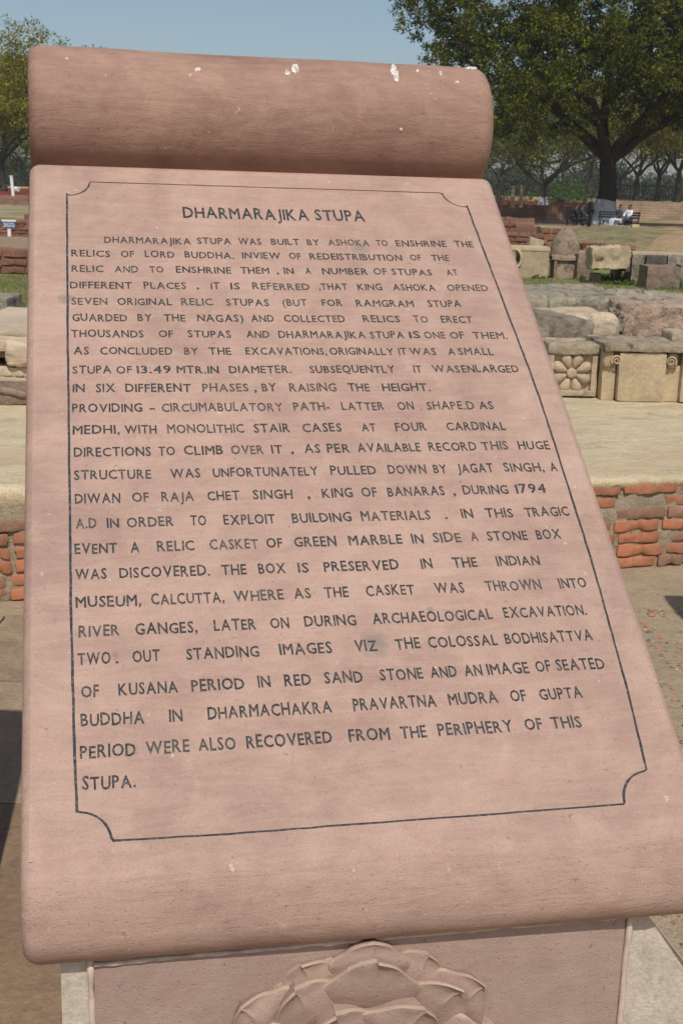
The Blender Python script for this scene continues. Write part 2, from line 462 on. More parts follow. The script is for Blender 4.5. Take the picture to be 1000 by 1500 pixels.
# platform: brick faced, plaster topped, about 0.36 m high, running left-right behind the signboard
PA = Vector((-1.29, 4.71, 0)); PB = Vector((1.32, 5.44, 0))
pd = (PB - PA).normalized(); pn = Vector((-pd.y, pd.x, 0))
pA = PA - pd * 2.6; pB = PB + pd * 3.4
pl = brick_wall('brick_platform', pA + pn * .03, pB + pn * .03, 0, 7, .0565, .4, BR, .255, .050,
                'low brick platform with a worn lime plaster top behind the inscribed slab', 'platform', 3, missing=.05, dx=.013)
def plat_z(x, y):
    return .005 * noise.noise(Vector((x * 1.5, y * 1.5, 3))) + .004 * noise.noise(Vector((x * 7, y * 7, 1)))
Lp = (pB - pA).length
V = []; Fs = []
nx, ny = 260, 70
for j in range(ny + 1):
    t = (j / ny)
    for i in range(nx + 1):
        x = i / nx * Lp
        lift_ = .094 - .046 * max(0, min(1, (x - 2.6) / 2.7))      # the front edge stands a little proud of the worn middle
        if j <= 3:
            yy = -.005 + .022 * noise.noise(Vector((x * 2.4, 0, 0))) + .012 * noise.noise(Vector((x * 11, 0, 4))) 
            yy += .010 * noise.noise(Vector((x * 34, 2, 4)))
            drop = [.052 + .014 * noise.noise(Vector((x * 38, 1, 1))) + .022 * noise.noise(Vector((x * 5, 1, 1))) + .012 * noise.noise(Vector((x * 16, 1, 1))), .026, .009, 0][j]
            out = [.018, .0, .008, .028][j]
            V.append((x, yy + out, .368 + lift_ - drop * (1 + (lift_ - .048) * 14)))
        else:
            y = .03 + (8.2 * ((j - 3) / (ny - 3)) ** 1.6)
            V.append((x, y, .368 + lift_ * math.exp(-(y / .95) ** 2) + plat_z(x, y) + .008 * noise.noise(Vector((x * 3, y * 3, 9))) * math.exp(-y * 2)))
for j in range(ny):
    for i in range(nx):
        Fs.append((j*(nx+1)+i, j*(nx+1)+i+1, (j+1)*(nx+1)+i+1, (j+1)*(nx+1)+i))
def plaster_mat():
    m = NT('worn_lime_plaster', .95, .12)
    a = m.noise(1.3, 6, .65, m.coord((1, 2.2, 1)), .8); b = m.noise(7, 7, .72, dist=.6); c_ = m.noise(90, 4, .7)
    c = m.mix(m.ramp(a, [(.36, 0.0), (.62, 1.0)]), (.50, .415, .255), (.64, .51, .325))
    c = m.mix(m.math('MULTIPLY', m.ramp(b, [(.52, 0.0), (.62, 1.0)]), .5), c, (.66, .575, .40))
    s = m.noise(3, 8, .75, m.coord((1, 3, 1), loc=(3, 3, 0)), 1.2)
    c = m.mix(m.math('MULTIPLY', m.ramp(s, [(.53, 0.0), (.6, 1.0)]), .5), c, (.31, .27, .18))
    p = m.noise(.9, 3, .6, m.coord(loc=(8, 1, 0)))
    c = m.mix(m.math('MULTIPLY', m.ramp(p, [(.56, 0.0), (.63, 1.0)]), .4), c, (.56, .37, .22))
    c = m.mix(1.0, c, m.ramp(c_, [(.3, .82), (.7, 1.15)]), 'MULTIPLY')
    sx = m.noise(2.2, 6, .8, m.coord((1, 7, 1), loc=(1, 9, 0)), .7)
    c = m.mix(m.math('MULTIPLY', m.ramp(sx, [(.485, 0.0), (.5, 1.0), (.515, 0.0)]), .45), c, (.22, .18, .125))
    sy = m.noise(26, 5, .75, m.coord((1, 2, 1)), .4)
    c = m.mix(m.math('MULTIPLY', m.ramp(sy, [(.56, 0.0), (.66, 1.0)]), .5), c, (.27, .22, .15))
    c = m.mix(m.math('MULTIPLY', m.ramp(sy, [(.34, 1.0), (.42, 0.0)]), .4), c, (.70, .62, .46))
    m.color(c); m.bump(b, .7, .015); m.bump(sy, .6, .008); m.bump(c_, .6, .003)
    return m.m
add('plaster_top', V, Fs, plaster_mat(), pl, None, True)

# posts outside the frame, added unseen to cast two shadows on the ground
def shadow_post(x, y, h, w, label):
    root = empty('shadow_post', (x, y, 0), .02)
    v, f = rough_box(w, .26, h - .09, seed=4, amp=.004, rnd=.012, n=(4, 3, 12), freq=3)
    add('shaft', v, f, M_SAND, root, None, True, 50)
    v, f = rough_box(w + .03, .30, .088, seed=6, amp=.003, rnd=.02, n=(6, 5, 3), freq=3)
    add('cap', v, f, M_SAND, root, TR(0, 0, h - .089), True, 50)
    tag(root, label, 'post')
    return root
shadow_post(-1.19, 2.30, 1.76, .90, 'unseen post added left of the signboard to cast a shadow on the paving')
shadow_post(1.90, 3.84, 1.62, .74, 'unseen post added at the right to cast a shadow on the dusty ground')
# ================================================================ the inscribed signboard
CCv = Vector((-0.04228721, 1.82539325, 1.24143877))
Av = Vector((0.97829778, 0.20720389, 0)); Bv = Vector((-0.16456617, 0.77698697, 0.60762589)); Nv = Vector((0.12590245, -0.59443906, 0.79422338))
SF = Matrix(((Av.x, Bv.x, Nv.x, CCv.x), (Av.y, Bv.y, Nv.y, CCv.y), (Av.z, Bv.z, Nv.z, CCv.z), (0, 0, 0, 1)))
YAW = math.atan2(Av.y, Av.x)
Yp = Vector((-Av.y, Av.x, 0))
YF = 1.3004; XC = 0.3369                        # pedestal front plane and the slab's centre line in the turned frame
sign = empty('inscribed_signboard', Av * XC + Yp * (YF + .2), YAW)
tag(sign, 'pink sandstone signboard, its leaning inscribed slab topped by a scroll above a carved lotus', 'signboard')
SFL = wm(sign).inverted() @ SF                  # slab frame inside the signboard

def sweep(profile, u0, u1, r, seg=6, edge=.0015):
    """closed profile [(v,w,(nv,nw))] swept across u with rounded ends"""
    steps = []
    for k in range(seg + 1):
        ph = math.pi / 2 * (1 - k / seg); steps.append((u0 + r - r * math.sin(ph), r * (1 - math.cos(ph))))
    steps.append((u0 + r + edge, 0)); 
    nmid = 24
    for k in range(1, nmid): steps.append((u0 + r + edge + (u1 - u0 - 2 * (r + edge)) * k / nmid, 0))
    steps.append((u1 - r - edge, 0))
    for k in range(seg, -1, -1):
        ph = math.pi / 2 * (1 - k / seg); steps.append((u1 - r + r * math.sin(ph), r * (1 - math.cos(ph))))
    V = []; Fs = []; n = len(profile)
    for (u, ins) in steps:
        for (v, w, (nv, nw)) in profile: V.append((u, v - nv * ins, w - nw * ins))
    for a in range(len(steps) - 1):
        for b in range(n):
            b2 = (b + 1) % n
            Fs.append((a*n+b, (a+1)*n+b, (a+1)*n+b2, a*n+b2))
    Fs.append(tuple(range(n))); Fs.append(tuple(range((len(steps)-1)*n, len(steps)*n))[::-1])
    return V, Fs
# slab: flat front at w=0, half round foot of radius .07
T = .110; V0 = -.6289
PU = .385; PV0, PV1 = -.6005, .636               # the inscribed face let into the slab
KEYS = [(0, 0), (.02, 28), (.085, 50), (.115, 85), (.14, 120), (.19, 180)]     # how the foot of the slab rolls under
sa = np.linspace(0, .19, 121); th_ = np.radians(np.interp(sa, [k[0] for k in KEYS], [k[1] for k in KEYS])); hs_ = sa[1]
fv = V0 + np.concatenate([[0], np.cumsum((-np.cos(th_[1:]) - np.cos(th_[:-1])) / 2 * hs_)])
fw = np.concatenate([[0], np.cumsum((-np.sin(th_[1:]) - np.sin(th_[:-1])) / 2 * hs_)])
foot = [(float(fv[k]), float(fw[k]), (float(-math.sin(th_[k])), float(math.cos(th_[k])))) for k in range(0, 121, 3)]
T = -float(fw[-1])
prof = [(.640, 0, (0, 1)), (.6445, -.001, (.38, .92)), (.6485, -.0035, (.71, .71)), (.651, -.0075, (.92, .38)), (.652, -.012, (1, 0)), (.652, -T, (0, -1))] + foot[::-1]
V, Fs = sweep(prof, -.4135, .4175, .020)
V = [(u, v + (.0095 * (.5 - u / .83) * max(0, min(1, (-.60 - v) / .09)) ** 2), w) for u, v, w in V]
# the front flat of the slab sits 4 mm below the inscribed face; its margins come up flush
slab = add('slab', V, Fs, M_SAND, sign, SFL, True, 35)

# ---- glyph outlines from Blender's built-in font
_gl = {}
def glyph(ch):
    if ch in _gl: return _gl[ch]
    cu = bpy.data.curves.new('g', 'FONT'); cu.body = ch; cu.resolution_u = 2; cu.size = 1.0
    cu.offset = .022
    ob = bpy.data.objects.new('g', cu)
    me = bpy.data.meshes.new_from_object(ob)
    cnt = {}
    for p in me.polygons:
        for e in p.edge_keys: cnt[e] = cnt.get(e, 0) + 1
    nb = {}
    for (a, b), c in cnt.items():
        if c == 1: nb.setdefault(a, []).append(b); nb.setdefault(b, []).append(a)
    loops = []; seen = set()
    for s in nb:
        if s in seen: continue
        lp = [s]; seen.add(s); cur = s; prev = None
        while True:
            nx = [q for q in nb[cur] if q != prev]
            nxt = nx[0] if nx else None
            if nxt is None or nxt == s or nxt in seen: break
            lp.append(nxt); seen.add(nxt); prev, cur = cur, nxt
        if len(lp) > 2: loops.append([(me.vertices[i].co.x, me.vertices[i].co.y) for i in lp])
    bpy.data.objects.remove(ob); bpy.data.meshes.remove(me); bpy.data.curves.remove(cu)
    xs = [p[0] for l in loops for p in l] or [0, .1]
    x0, x1 = min(xs), max(xs)
    loops = [[(x - x0, y) for x, y in l] for l in loops]
    _gl[ch] = (loops, x1 - x0)
    return _gl[ch]
CAPH = max(y for l in glyph('H')[0] for x, y in l)
rt = random.Random(11)
def word_loops(w, u0, u1, vb, h):
    gap = .092; tot = 0; items = []
    for i, ch in enumerate(w):
        lp, wd = glyph(ch)
        if i: tot += gap
        items.append((lp, tot, wd)); tot += wd
    if len(w) == 1 and w in ',.': sx = h / CAPH * 1.1; 
    else: sx = (u1 - u0) / tot
    sy = h / CAPH
    out = []
    for lp, x, wd in items:
        dv = rt.uniform(-.0006, .0006); sk = rt.uniform(-.04, .04); hs = rt.uniform(.95, 1.05)
        for l in lp:
            out.append([(u0 + (x + px + py * sk) * sx, vb + dv + py * sy * hs) for px, py in l])
    return out
def line_poly(pts, wid):
    """outline of a stroked closed polyline -> (outer, inner) offset rings"""
    n = len(pts); o = []; i_ = []
    for k in range(n):
        p0 = Vector(pts[k-1]); p = Vector(pts[k]); p1 = Vector(pts[(k+1) % n])
        d0 = (p - p0).normalized(); d1 = (p1 - p).normalized()
        n0 = Vector((-d0.y, d0.x)); n1 = Vector((-d1.y, d1.x)); m = (n0 + n1)
        m = m / max(.35, m.length_squared) * 2 if m.length > 1e-6 else n0
        w = wid * (1 + .25 * noise.noise(Vector((p.x * 20, p.y * 20, 0)))) * (1.3 if abs(d1.y) > abs(d1.x) else .95)
        o.append(tuple(p + m * w / 2)); i_.append(tuple(p - m * w / 2))
    return o, i_
def fill2d(polys, z=0.0):
    cu = bpy.data.curves.new('f', 'CURVE'); cu.dimensions = '2D'; cu.fill_mode = 'FRONT'; cu.resolution_u = 1
    for l in polys:
        sp = cu.splines.new('POLY'); sp.points.add(len(l) - 1)
        for p, q in zip(sp.points, l): p.co = (q[0], q[1], 0, 1)
        sp.use_cyclic_u = True
    ob = bpy.data.objects.new('f', cu)
    me = bpy.data.meshes.new_from_object(ob)
    V = [(v.co.x, v.co.y, z) for v in me.vertices]; Fs = [tuple(p.vertices) for p in me.polygons]
    fx = []
    for f in Fs:
        a, b, c = (Vector(V[i]) for i in f[:3])
        fx.append(f if (b - a).cross(c - a).z > 0 else f[::-1])
    bpy.data.objects.remove(ob); bpy.data.meshes.remove(me); bpy.data.curves.remove(cu)
    return V, fx
def groove(name, loops, depth, parent, centre=.0):
    """cut letters: dark painted floor and bare stone walls down from the face"""
    V, Fs = fill2d(loops, -depth)
    nf = len(Fs)
    for l in loops:
        n0 = len(V); n = len(l)
        V += [(x, y, 0.0) for x, y in l] + [(x, y, -depth) for x, y in l]
        for k in range(n):
            k2 = (k + 1) % n
            Fs.append((n0 + k, n0 + k2, n0 + n + k2, n0 + n + k))
    me = mesh_of(name, V, Fs, M_PAINT)
    me.materials.append(M_WALLV)
    for i, p in enumerate(me.polygons):
        if i >= nf: p.material_index = 1
    return link(name, me, parent)
LINES = [
 (0.5094, 0.0068, "DHARMARAJIKA -0.1589 0.0574|STUPA 0.0682 0.1565"),
 (0.4401, 0.0144, "DHARMARAJIKA -0.2918 -0.1504|STUPA -0.1402 -0.0833|WAS -0.0718 -0.0326|BUILT -0.0164 0.0325|BY 0.0454 0.0666|ASHOKA 0.082 0.1535|TO 0.1655 0.1859|ENSHRINE 0.2004 0.2908|THE 0.3056 0.3391"),
 (0.4048, 0.0102, "RELICS -0.3447 -0.283|OF -0.2661 -0.2447|LORD -0.2277 -0.1796|BUDDHA. -0.1629 -0.0819|INVIEW -0.0683 -0.0042|OF 0.0103 0.0304|REDEISTRIBUTION 0.0455 0.2049|OF 0.2193 0.2385|THE 0.2567 0.2883"),
 (0.3678, 0.0097, "RELIC -0.3451 -0.2949|AND -0.2776 -0.2398|TO -0.2218 -0.1994|ENSHRINE -0.1796 -0.0898|THEM -0.0746 -0.0272|, -0.0153 -0.0119|IN -0.0028 0.0139|A 0.0333 0.043|NUMBER 0.0615 0.1394|OF 0.1488 0.1723|STUPAS 0.1806 0.2503|AT 0.2759 0.296"),
 (0.3292, 0.0105, "DIFFERENT -0.3477 -0.2511|PLACES -0.2329 -0.1657|, -0.1493 -0.1455|IT -0.1263 -0.112|IS -0.0943 -0.0788|REFERRED -0.0587 0.0358|,THAT 0.0506 0.0992|KING 0.116 0.1577|ASHOKA 0.1759 0.2494|OPENED 0.2691 0.3415"),
 (0.2916, 0.0072, "SEVEN -0.346 -0.2906|ORIGINAL -0.2759 -0.1908|RELIC -0.1758 -0.126|STUPAS -0.1048 -0.0355|(BUT -0.0139 0.0263|FOR 0.0505 0.085|RAMGRAM 0.1073 0.2044|STUPA 0.2288 0.2858"),
 (0.2548, 0.0061, "GUARDED -0.3454 -0.2615|BY -0.2458 -0.2237|THE -0.2052 -0.1718|NAGAS) -0.1536 -0.0804|AND -0.0684 -0.0319|COLLECTED -0.0159 0.0836|RELICS 0.1133 0.1747|TO 0.1976 0.2217|ERECT 0.2437 0.2973"),
 (0.2196, 0.0029, "THOUSANDS -0.3469 -0.238|OF -0.2156 -0.1931|STUPAS -0.1705 -0.1031|AND -0.0795 -0.0429|DHARMARAJIKA -0.0288 0.1117|STUPA 0.1193 0.175|IS 0.1835 0.2022|ONE 0.2084 0.2441|OF 0.2513 0.2759|THEM. 0.2905 0.3487"),
 (0.1823, 0.0023, "AS -0.3443 -0.3212|CONCLUDED -0.305 -0.1964|BY -0.1787 -0.1569|THE -0.1406 -0.1064|EXCAVATIONS, -0.0842 0.0437|ORIGINALLY 0.048 0.1516|IT 0.1594 0.1728|WAS 0.1773 0.2211|A 0.2403 0.2528|SMALL 0.258 0.3168"),
 (0.1422, 0.0047, "STUPA -0.3462 -0.289|OF -0.2822 -0.2592|13.49 -0.2517 -0.2008|MTR.IN -0.1926 -0.1287|DIAMETER. -0.1131 -0.0168|SUBSEQUENTLY 0.0115 0.1471|IT 0.1769 0.1902|WAS 0.2075 0.2525|ENLARGED 0.2557 0.3505"),
 (0.1039, 0.0016, "IN -0.3467 -0.3287|SIX -0.3129 -0.2846|DIFFERENT -0.2703 -0.1738|PHASES -0.157 -0.0871|, -0.0793 -0.0752|BY -0.0669 -0.045|RAISING -0.0251 0.0478|THE 0.0665 0.0999|HEIGHT. 0.1197 0.1966"),
 (0.0639, 0.0032, "PROVIDING -0.3478 -0.2472|- -0.2368 -0.2288|CIRCUMABULATORY -0.2195 -0.0391|PATH- -0.0232 0.0317|LATTER 0.0503 0.1164|ON 0.1375 0.1631|SHAPE.D 0.1831 0.2595|AS 0.2667 0.2904"),
 (0.0216, 0.0014, "MEDHI, -0.3477 -0.2811|WITH -0.2744 -0.2286|MONOLITHIC -0.2136 -0.1017|STAIR -0.0876 -0.0338|CASES -0.0154 0.0441|AT 0.0746 0.0963|FOUR 0.1261 0.1749|CARDINAL 0.2059 0.2998"),
 (-0.0208, 0.0051, "DIRECTIONS -0.3465 -0.2386|TO -0.2284 -0.2047|CLIMB -0.1926 -0.1363|OVER -0.1249 -0.0771|IT -0.0658 -0.0498|, -0.0377 -0.0337|AS -0.0175 0.0063|PER 0.016 0.0508|AVAILABLE 0.0621 0.1578|RECORD 0.1704 0.2448|THIS 0.253 0.295|HUGE 0.3106 0.3608"),
 (-0.0627, 0.0028, "STRUCTURE -0.3466 -0.2409|WAS -0.214 -0.1718|UNFORTUNATELY -0.1544 -0.0023|PULLED 0.0152 0.0835|DOWN 0.1014 0.1586|BY 0.1693 0.1904|JAGAT 0.2065 0.2619|SINGH, 0.2784 0.3408|A 0.3508 0.3621"),
 (-0.1051, 0.0041, "DIWAN -0.3462 -0.285|OF -0.2689 -0.2458|RAJA -0.2287 -0.1839|CHET -0.1654 -0.1199|SINGH -0.1012 -0.0448|, -0.0242 -0.0198|KING -0.0025 0.0421|OF 0.0551 0.0779|BANARAS 0.0933 0.1785|, 0.1903 0.1944|DURING 0.2058 0.2752|1794 0.2869 0.3334"),
 (-0.1481, 0.0031, "A.D -0.3455 -0.3179|IN -0.3044 -0.288|ORDER -0.2779 -0.2144|TO -0.1918 -0.17|EXPLOIT -0.1462 -0.0742|BUILDING -0.051 0.0337|MATERIALS 0.0478 0.1487|. 0.1693 0.1733|IN 0.1947 0.2124|THIS 0.2309 0.2724|TRAGIC 0.2904 0.3581"),
 (-0.1908, 0.0056, "EVENT -0.3476 -0.2921|A -0.2744 -0.2626|RELIC -0.2393 -0.189|CASKET -0.169 -0.1022|OF -0.0914 -0.0692|GREEN -0.0531 0.0062|MARBLE 0.0237 0.1|IN 0.1138 0.1308|SIDE 0.1447 0.1859|A 0.2 0.2111|STONE 0.2242 0.2844|BOX 0.2977 0.335"),
 (-0.2323, 0.0006, "WAS -0.3475 -0.307|DISCOVERED. -0.2906 -0.1717|THE -0.1562 -0.1228|BOX -0.1066 -0.0697|IS -0.0532 -0.0378|PRESERVED -0.0174 0.0877|IN 0.1189 0.1353|THE 0.1645 0.2001|INDIAN 0.2283 0.2915"),
 (-0.2763, 0.0048, "MUSEUM, -0.3474 -0.2642|CALCUTTA, -0.2513 -0.1562|WHERE -0.1436 -0.0772|AS -0.0635 -0.0404|THE -0.0224 0.0105|CASKET 0.0345 0.1019|WAS 0.1309 0.1724|THROWN 0.2032 0.2836|INTO 0.3096 0.3503"),
 (-0.3211, 0.0051, "RIVER -0.3446 -0.2931|GANGES, -0.2737 -0.1947|LATER -0.1738 -0.1185|ON -0.1001 -0.0752|DURING -0.0552 0.0143|ARCHAEOLOGICAL 0.0364 0.2027|EXCAVATION. 0.2187 0.3378"),
 (-0.3622, 0.0047, "TWO -0.3459 -0.3058|. -0.3004 -0.2954|OUT -0.2789 -0.2448|STANDING -0.2118 -0.119|IMAGES -0.0925 -0.0236|VIZ 0.006 0.0363|THE 0.0605 0.0942|COLOSSAL 0.105 0.2003|BODHISATTVA 0.2111 0.335"),
 (-0.4085, 0.0068, "OF -0.3426 -0.3214|KUSANA -0.2978 -0.2249|PERIOD -0.2086 -0.1421|IN -0.1252 -0.1092|RED -0.0917 -0.0574|SAND -0.0403 0.0099|STONE 0.0323 0.0896|AND 0.0996 0.1351|AN 0.1453 0.1695|IMAGE 0.1764 0.2337|OF 0.243 0.2641|SEATED 0.2717 0.3398"),
 (-0.4484, 0.0035, "BUDDHA -0.3439 -0.2682|IN -0.2386 -0.222|DHARMACHAKRA -0.1916 -0.0362|PRAVARTNA -0.0092 0.0993|MUDRA 0.1158 0.1815|OF 0.1983 0.2197|GUPTA 0.2381 0.2967"),
 (-0.491, 0.004, "PERIOD -0.3455 -0.2802|WERE -0.2687 -0.2167|ALSO -0.2059 -0.1606|RECOVERED -0.1478 -0.0418|FROM -0.0209 0.0311|THE 0.0446 0.0787|PERIPHERY 0.0932 0.1922|OF 0.2077 0.231|THIS 0.2433 0.2842"),
 (-0.532, -0.0025, "STUPA. -0.3436 -0.282"),
]

frame = []
def arc(cx, cy, r, a0, a1, n=10):
    return [(cx + r * math.cos(R(a0 + (a1 - a0) * k / n)), cy + r * math.sin(R(a0 + (a1 - a0) * k / n))) for k in range(n + 1)]
FU, FV, FR = .3504, .5975, .042
def seg(a, b, n=24):
    return [(a[0] + (b[0] - a[0]) * k / n + (rt.uniform(-.0004, .0004) if 0 < k < n else 0), a[1] + (b[1] - a[1]) * k / n + (rt.uniform(-.0004, .0004) if 0 < k < n else 0)) for k in range(1, n)]
def path(pts, n=7):
    out = []
    for a, b in zip(pts[:-1], pts[1:]):
        out += [a] + seg(a, b, n)
    return out + [pts[-1]]
ring = [(-.3501, .5635)] + arc(-.3501, .5977, .038, -84, -8, 8) + [(-.3104, .5977)]
ring += seg((-.3104, .5977), (.3062, .5965)) + [(.3062, .5965)] + arc(.3503, .5977, .040, 184, 262, 8)
ring += path([(.3503, .5610), (.3548, .4472), (.3596, .3438), (.3651, .2178), (.3685, .1463), (.3700, .0723), (.3702, -.0187), (.3696, -.1291), (.3689, -.2218), (.3654, -.3222), (.3612, -.4261), (.3519, -.5530)])
ring += arc(.3519, -.5973, .042, 96, 176, 8)
ring += path([(.3083, -.5973), (.1216, -.5982), (-.0461, -.5980), (-.1792, -.5989), (-.3100, -.5967)])
ring += arc(-.3501, -.5970, .038, 6, 84, 8)
ring += path([(-.3501, -.5580), (-.3519, -.4612), (-.3534, -.2850), (-.3531, -.1531), (-.3525, .0713), (-.3525, .2122), (-.3515, .3668), (-.3503, .5500)])
wo_, wi_ = line_poly(ring, .0026)
holes = []
line_specs = []
for li, (vb, sl, s) in enumerate(LINES):
    h = .0285 if li == 0 else (.0158 if li < 10 else .0168)
    lps = []
    for it in s.split('|'):
        w, a, b = it.rsplit(' ', 2); a = float(a); b = float(b)
        if li and w not in (',', '.', '-'): b = a + (b - a) * 1.0
        v0 = vb + sl * (a - float(s.split(' ')[1]))
        lps.append(word_loops(w, a, b, v0, h))
    line_specs.append((s, lps)); holes += [l for ls in lps for l in ls]
face_rect = [(-PU, PV0), (PU, PV0), (PU, PV1), (-PU, PV1)]
V, Fs = fill2d([face_rect, wo_, wi_] + holes, 0.0)
FW = .0022
face = add('inscribed_face', V, Fs, M_FACE, sign, SFL @ Matrix.Translation((0, 0, FW)))
DEP = .0020
groove('border_line', [wo_, wi_], DEP, face)
for li, (words, lps) in enumerate(line_specs):
    for loops in lps: groove('title_word' if li == 0 else 'engraved_word', loops, DEP, face)
# bevelled rim that joins the inscribed face to the slab's front
V = []; Fs = []
for (du, dw) in ((0, FW), (.004, FW * .8), (.010, FW * .3), (.018, .0001)):
    V += [(-PU - du, PV0 - du * .75, dw), (PU + du, PV0 - du * .75, dw), (PU + du, PV1, dw), (-PU - du, PV1, dw)]
for k in range(3):
    for a in (3, 0, 1):
        b = (a + 1) % 4
        Fs.append((k*4+b, k*4+a, k*4+4+a, k*4+4+b))
add('face_margin', V, Fs, M_SAND, sign, SFL, True)
# scroll roll along the top
RR = .1155; rc = (.790, .0)
add('slab_neck', *box(-.395, .6515, -.13, .400, .72, -.035), M_SAND, sign, SFL)
prof = []
for k in range(48):
    t = 2 * math.pi * k / 48
    prof.append((rc[0] + RR * math.cos(t), rc[1] - RR * math.sin(t), (math.cos(t), -math.sin(t))))
prof = prof[::-1]
V, Fs = sweep(prof, -.412, .420, .022, edge=.002)
V2 = []
for (u, v, w) in V:
    d = Vector((v - rc[0], w - rc[1])); 
    nn = .0016 * noise.noise(Vector((u * 9, v * 14, w * 14)))
    if d.length > RR * .5: d2 = d.normalized() * (d.length + nn); v, w = rc[0] + d2.x, rc[1] + d2.y
    V2.append((u, v, w))
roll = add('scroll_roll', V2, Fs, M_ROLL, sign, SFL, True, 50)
# bird droppings on the roll: small raised blobs that follow its curve
def roll_pt(u, v, w):
    d = Vector((v - rc[0], w - rc[1])).normalized() * (RR + .0007)
    return Vector((u, rc[0] + d.x, rc[1] + d.y))
def on_roll(x, y):
    o = SF.inverted() @ Vector((0, 0, CAM_Z)); q = SF.inverted() @ (Vector((0, 0, CAM_Z)) + ray(x, y)); d = (q - o)
    a = d.y**2 + d.z**2; oy = o.y - rc[0]; oz = o.z - rc[1]
    b = 2 * (oy * d.y + oz * d.z); c = oy*oy + oz*oz - RR*RR
    D = b*b - 4*a*c
    if D < 0: return None
    t = (-b - math.sqrt(D)) / (2*a); return o + d * t
for (x, y, rx, ry, sd) in [(432,101,6,7,1),(421,107,4,4,2),(576,103,5,8,3),(580,112,4,8,4),(669,121,3.4,2.4,5),(290,102,4.5,3,6),(645,107,2.5,3,7),(690,100,9,2,8),(611,104,2,2.5,9),(637,146,1.2,1.2,10),(702,137,1.3,1.3,11),(587,190,2,3,12),(98,86,2,1.5,13)]:
    c = on_roll(x, y)
    if c is None: continue
    V = []; n = 18
    for ring_ in (1.0, .6):
        for k in range(n):
            t = 2 * math.pi * k / n; rr = 1 + .38 * noise.noise(Vector((math.cos(t) * 1.7, math.sin(t) * 1.7, sd * 3.3)))
            q = on_roll(x + rx * rr * ring_ * math.cos(t) , y + ry * rr * ring_ * math.sin(t))
            if q is None: q = c.copy()
            d = Vector((q.y - rc[0], q.z - rc[1])).normalized() * (RR + (.0004 if ring_ == 1 else .0022))
            V.append((q.x, rc[0] + d.x, rc[1] + d.y))
    d = Vector((c.y - rc[0], c.z - rc[1])).normalized() * (RR + .0026); V.append((c.x, rc[0] + d.x, rc[1] + d.y))
    Fs = [(k, (k+1) % n, n + (k+1) % n, n + k) for k in range(n)] + [(n + k, n + (k+1) % n, 2*n) for k in range(n)]
    add('bird_dropping', V, [f[::-1] for f in Fs], M_GUANO, sign, SFL, True)

# ---- pedestal (frame: x along the slab, y back, z up; origin at its front plane centre)
PF = TR(0, -.2, 0)
def ped(name, vf, mat, parent=sign, m=PF, smooth=False, angle=None):
    return add(name, vf[0], vf[1], mat, parent, m, smooth, angle)
PT = .80
core = ped('pedestal', joinvf([box(-.372, .004, 0, .343, .36, PT - .02)]), M_CONC)
ped('red_panel', rough_box(.655, .03, .765, 3, .0008, .006, (20, 3, 24), 6), M_PED, core, TR(-.0095, .0135, 0), True, 40)
# sloping cement wing at the right
V, Fs = [], []
w0 = [(.343, .03), (.345, .03)]
V = [(.3425, .0055, 0), (.86, -.16, 0), (.86, -.16, .09), (.397, -.018, .668), (.3425, .0055, .738),
     (.3445, .26, 0), (.86, .26, 0), (.86, .26, .09), (.397, .26, .668), (.3445, .26, .738)]
Fs = [(0,1,2,3,4), (9,8,7,6,5), (0,5,6,1), (1,6,7,2), (2,7,8,3), (3,8,9,4), (4,9,5,0)]
ped('cement_wing', (V, Fs), M_CONC)
# uneven mortar beads along the panel's joints
def bead(p0, p1, r0, sd, n=40, lump=.5):
    pts = []; rad = []
    for k in range(n + 1):
        t = k / n; p = Vector(p0).lerp(Vector(p1), t)
        pts.append(p + Vector((.002 * noise.noise(Vector((t * 14, sd, 0))), 0, .002 * noise.noise(Vector((t * 14, sd, 5))))))
        rad.append(r0 * (1 + lump * noise.noise(Vector((t * 30, sd, 2)))))
    return tube(pts, rad, 6)
ped('mortar_bead', bead((-.339, .0005, 0), (-.3385, .0005, .745), .0042, 1), M_MORTB, smooth=True)
ped('mortar_bead', bead((.320, -.001, 0), (.3205, -.001, .745), .0042, 7), M_MORTB, smooth=True)
ped('mortar_bead', bead((-.335, -.002, .7375), (.32, -.002, .7375), .0030, 12, 60, 1.1), M_MORTB, smooth=True)

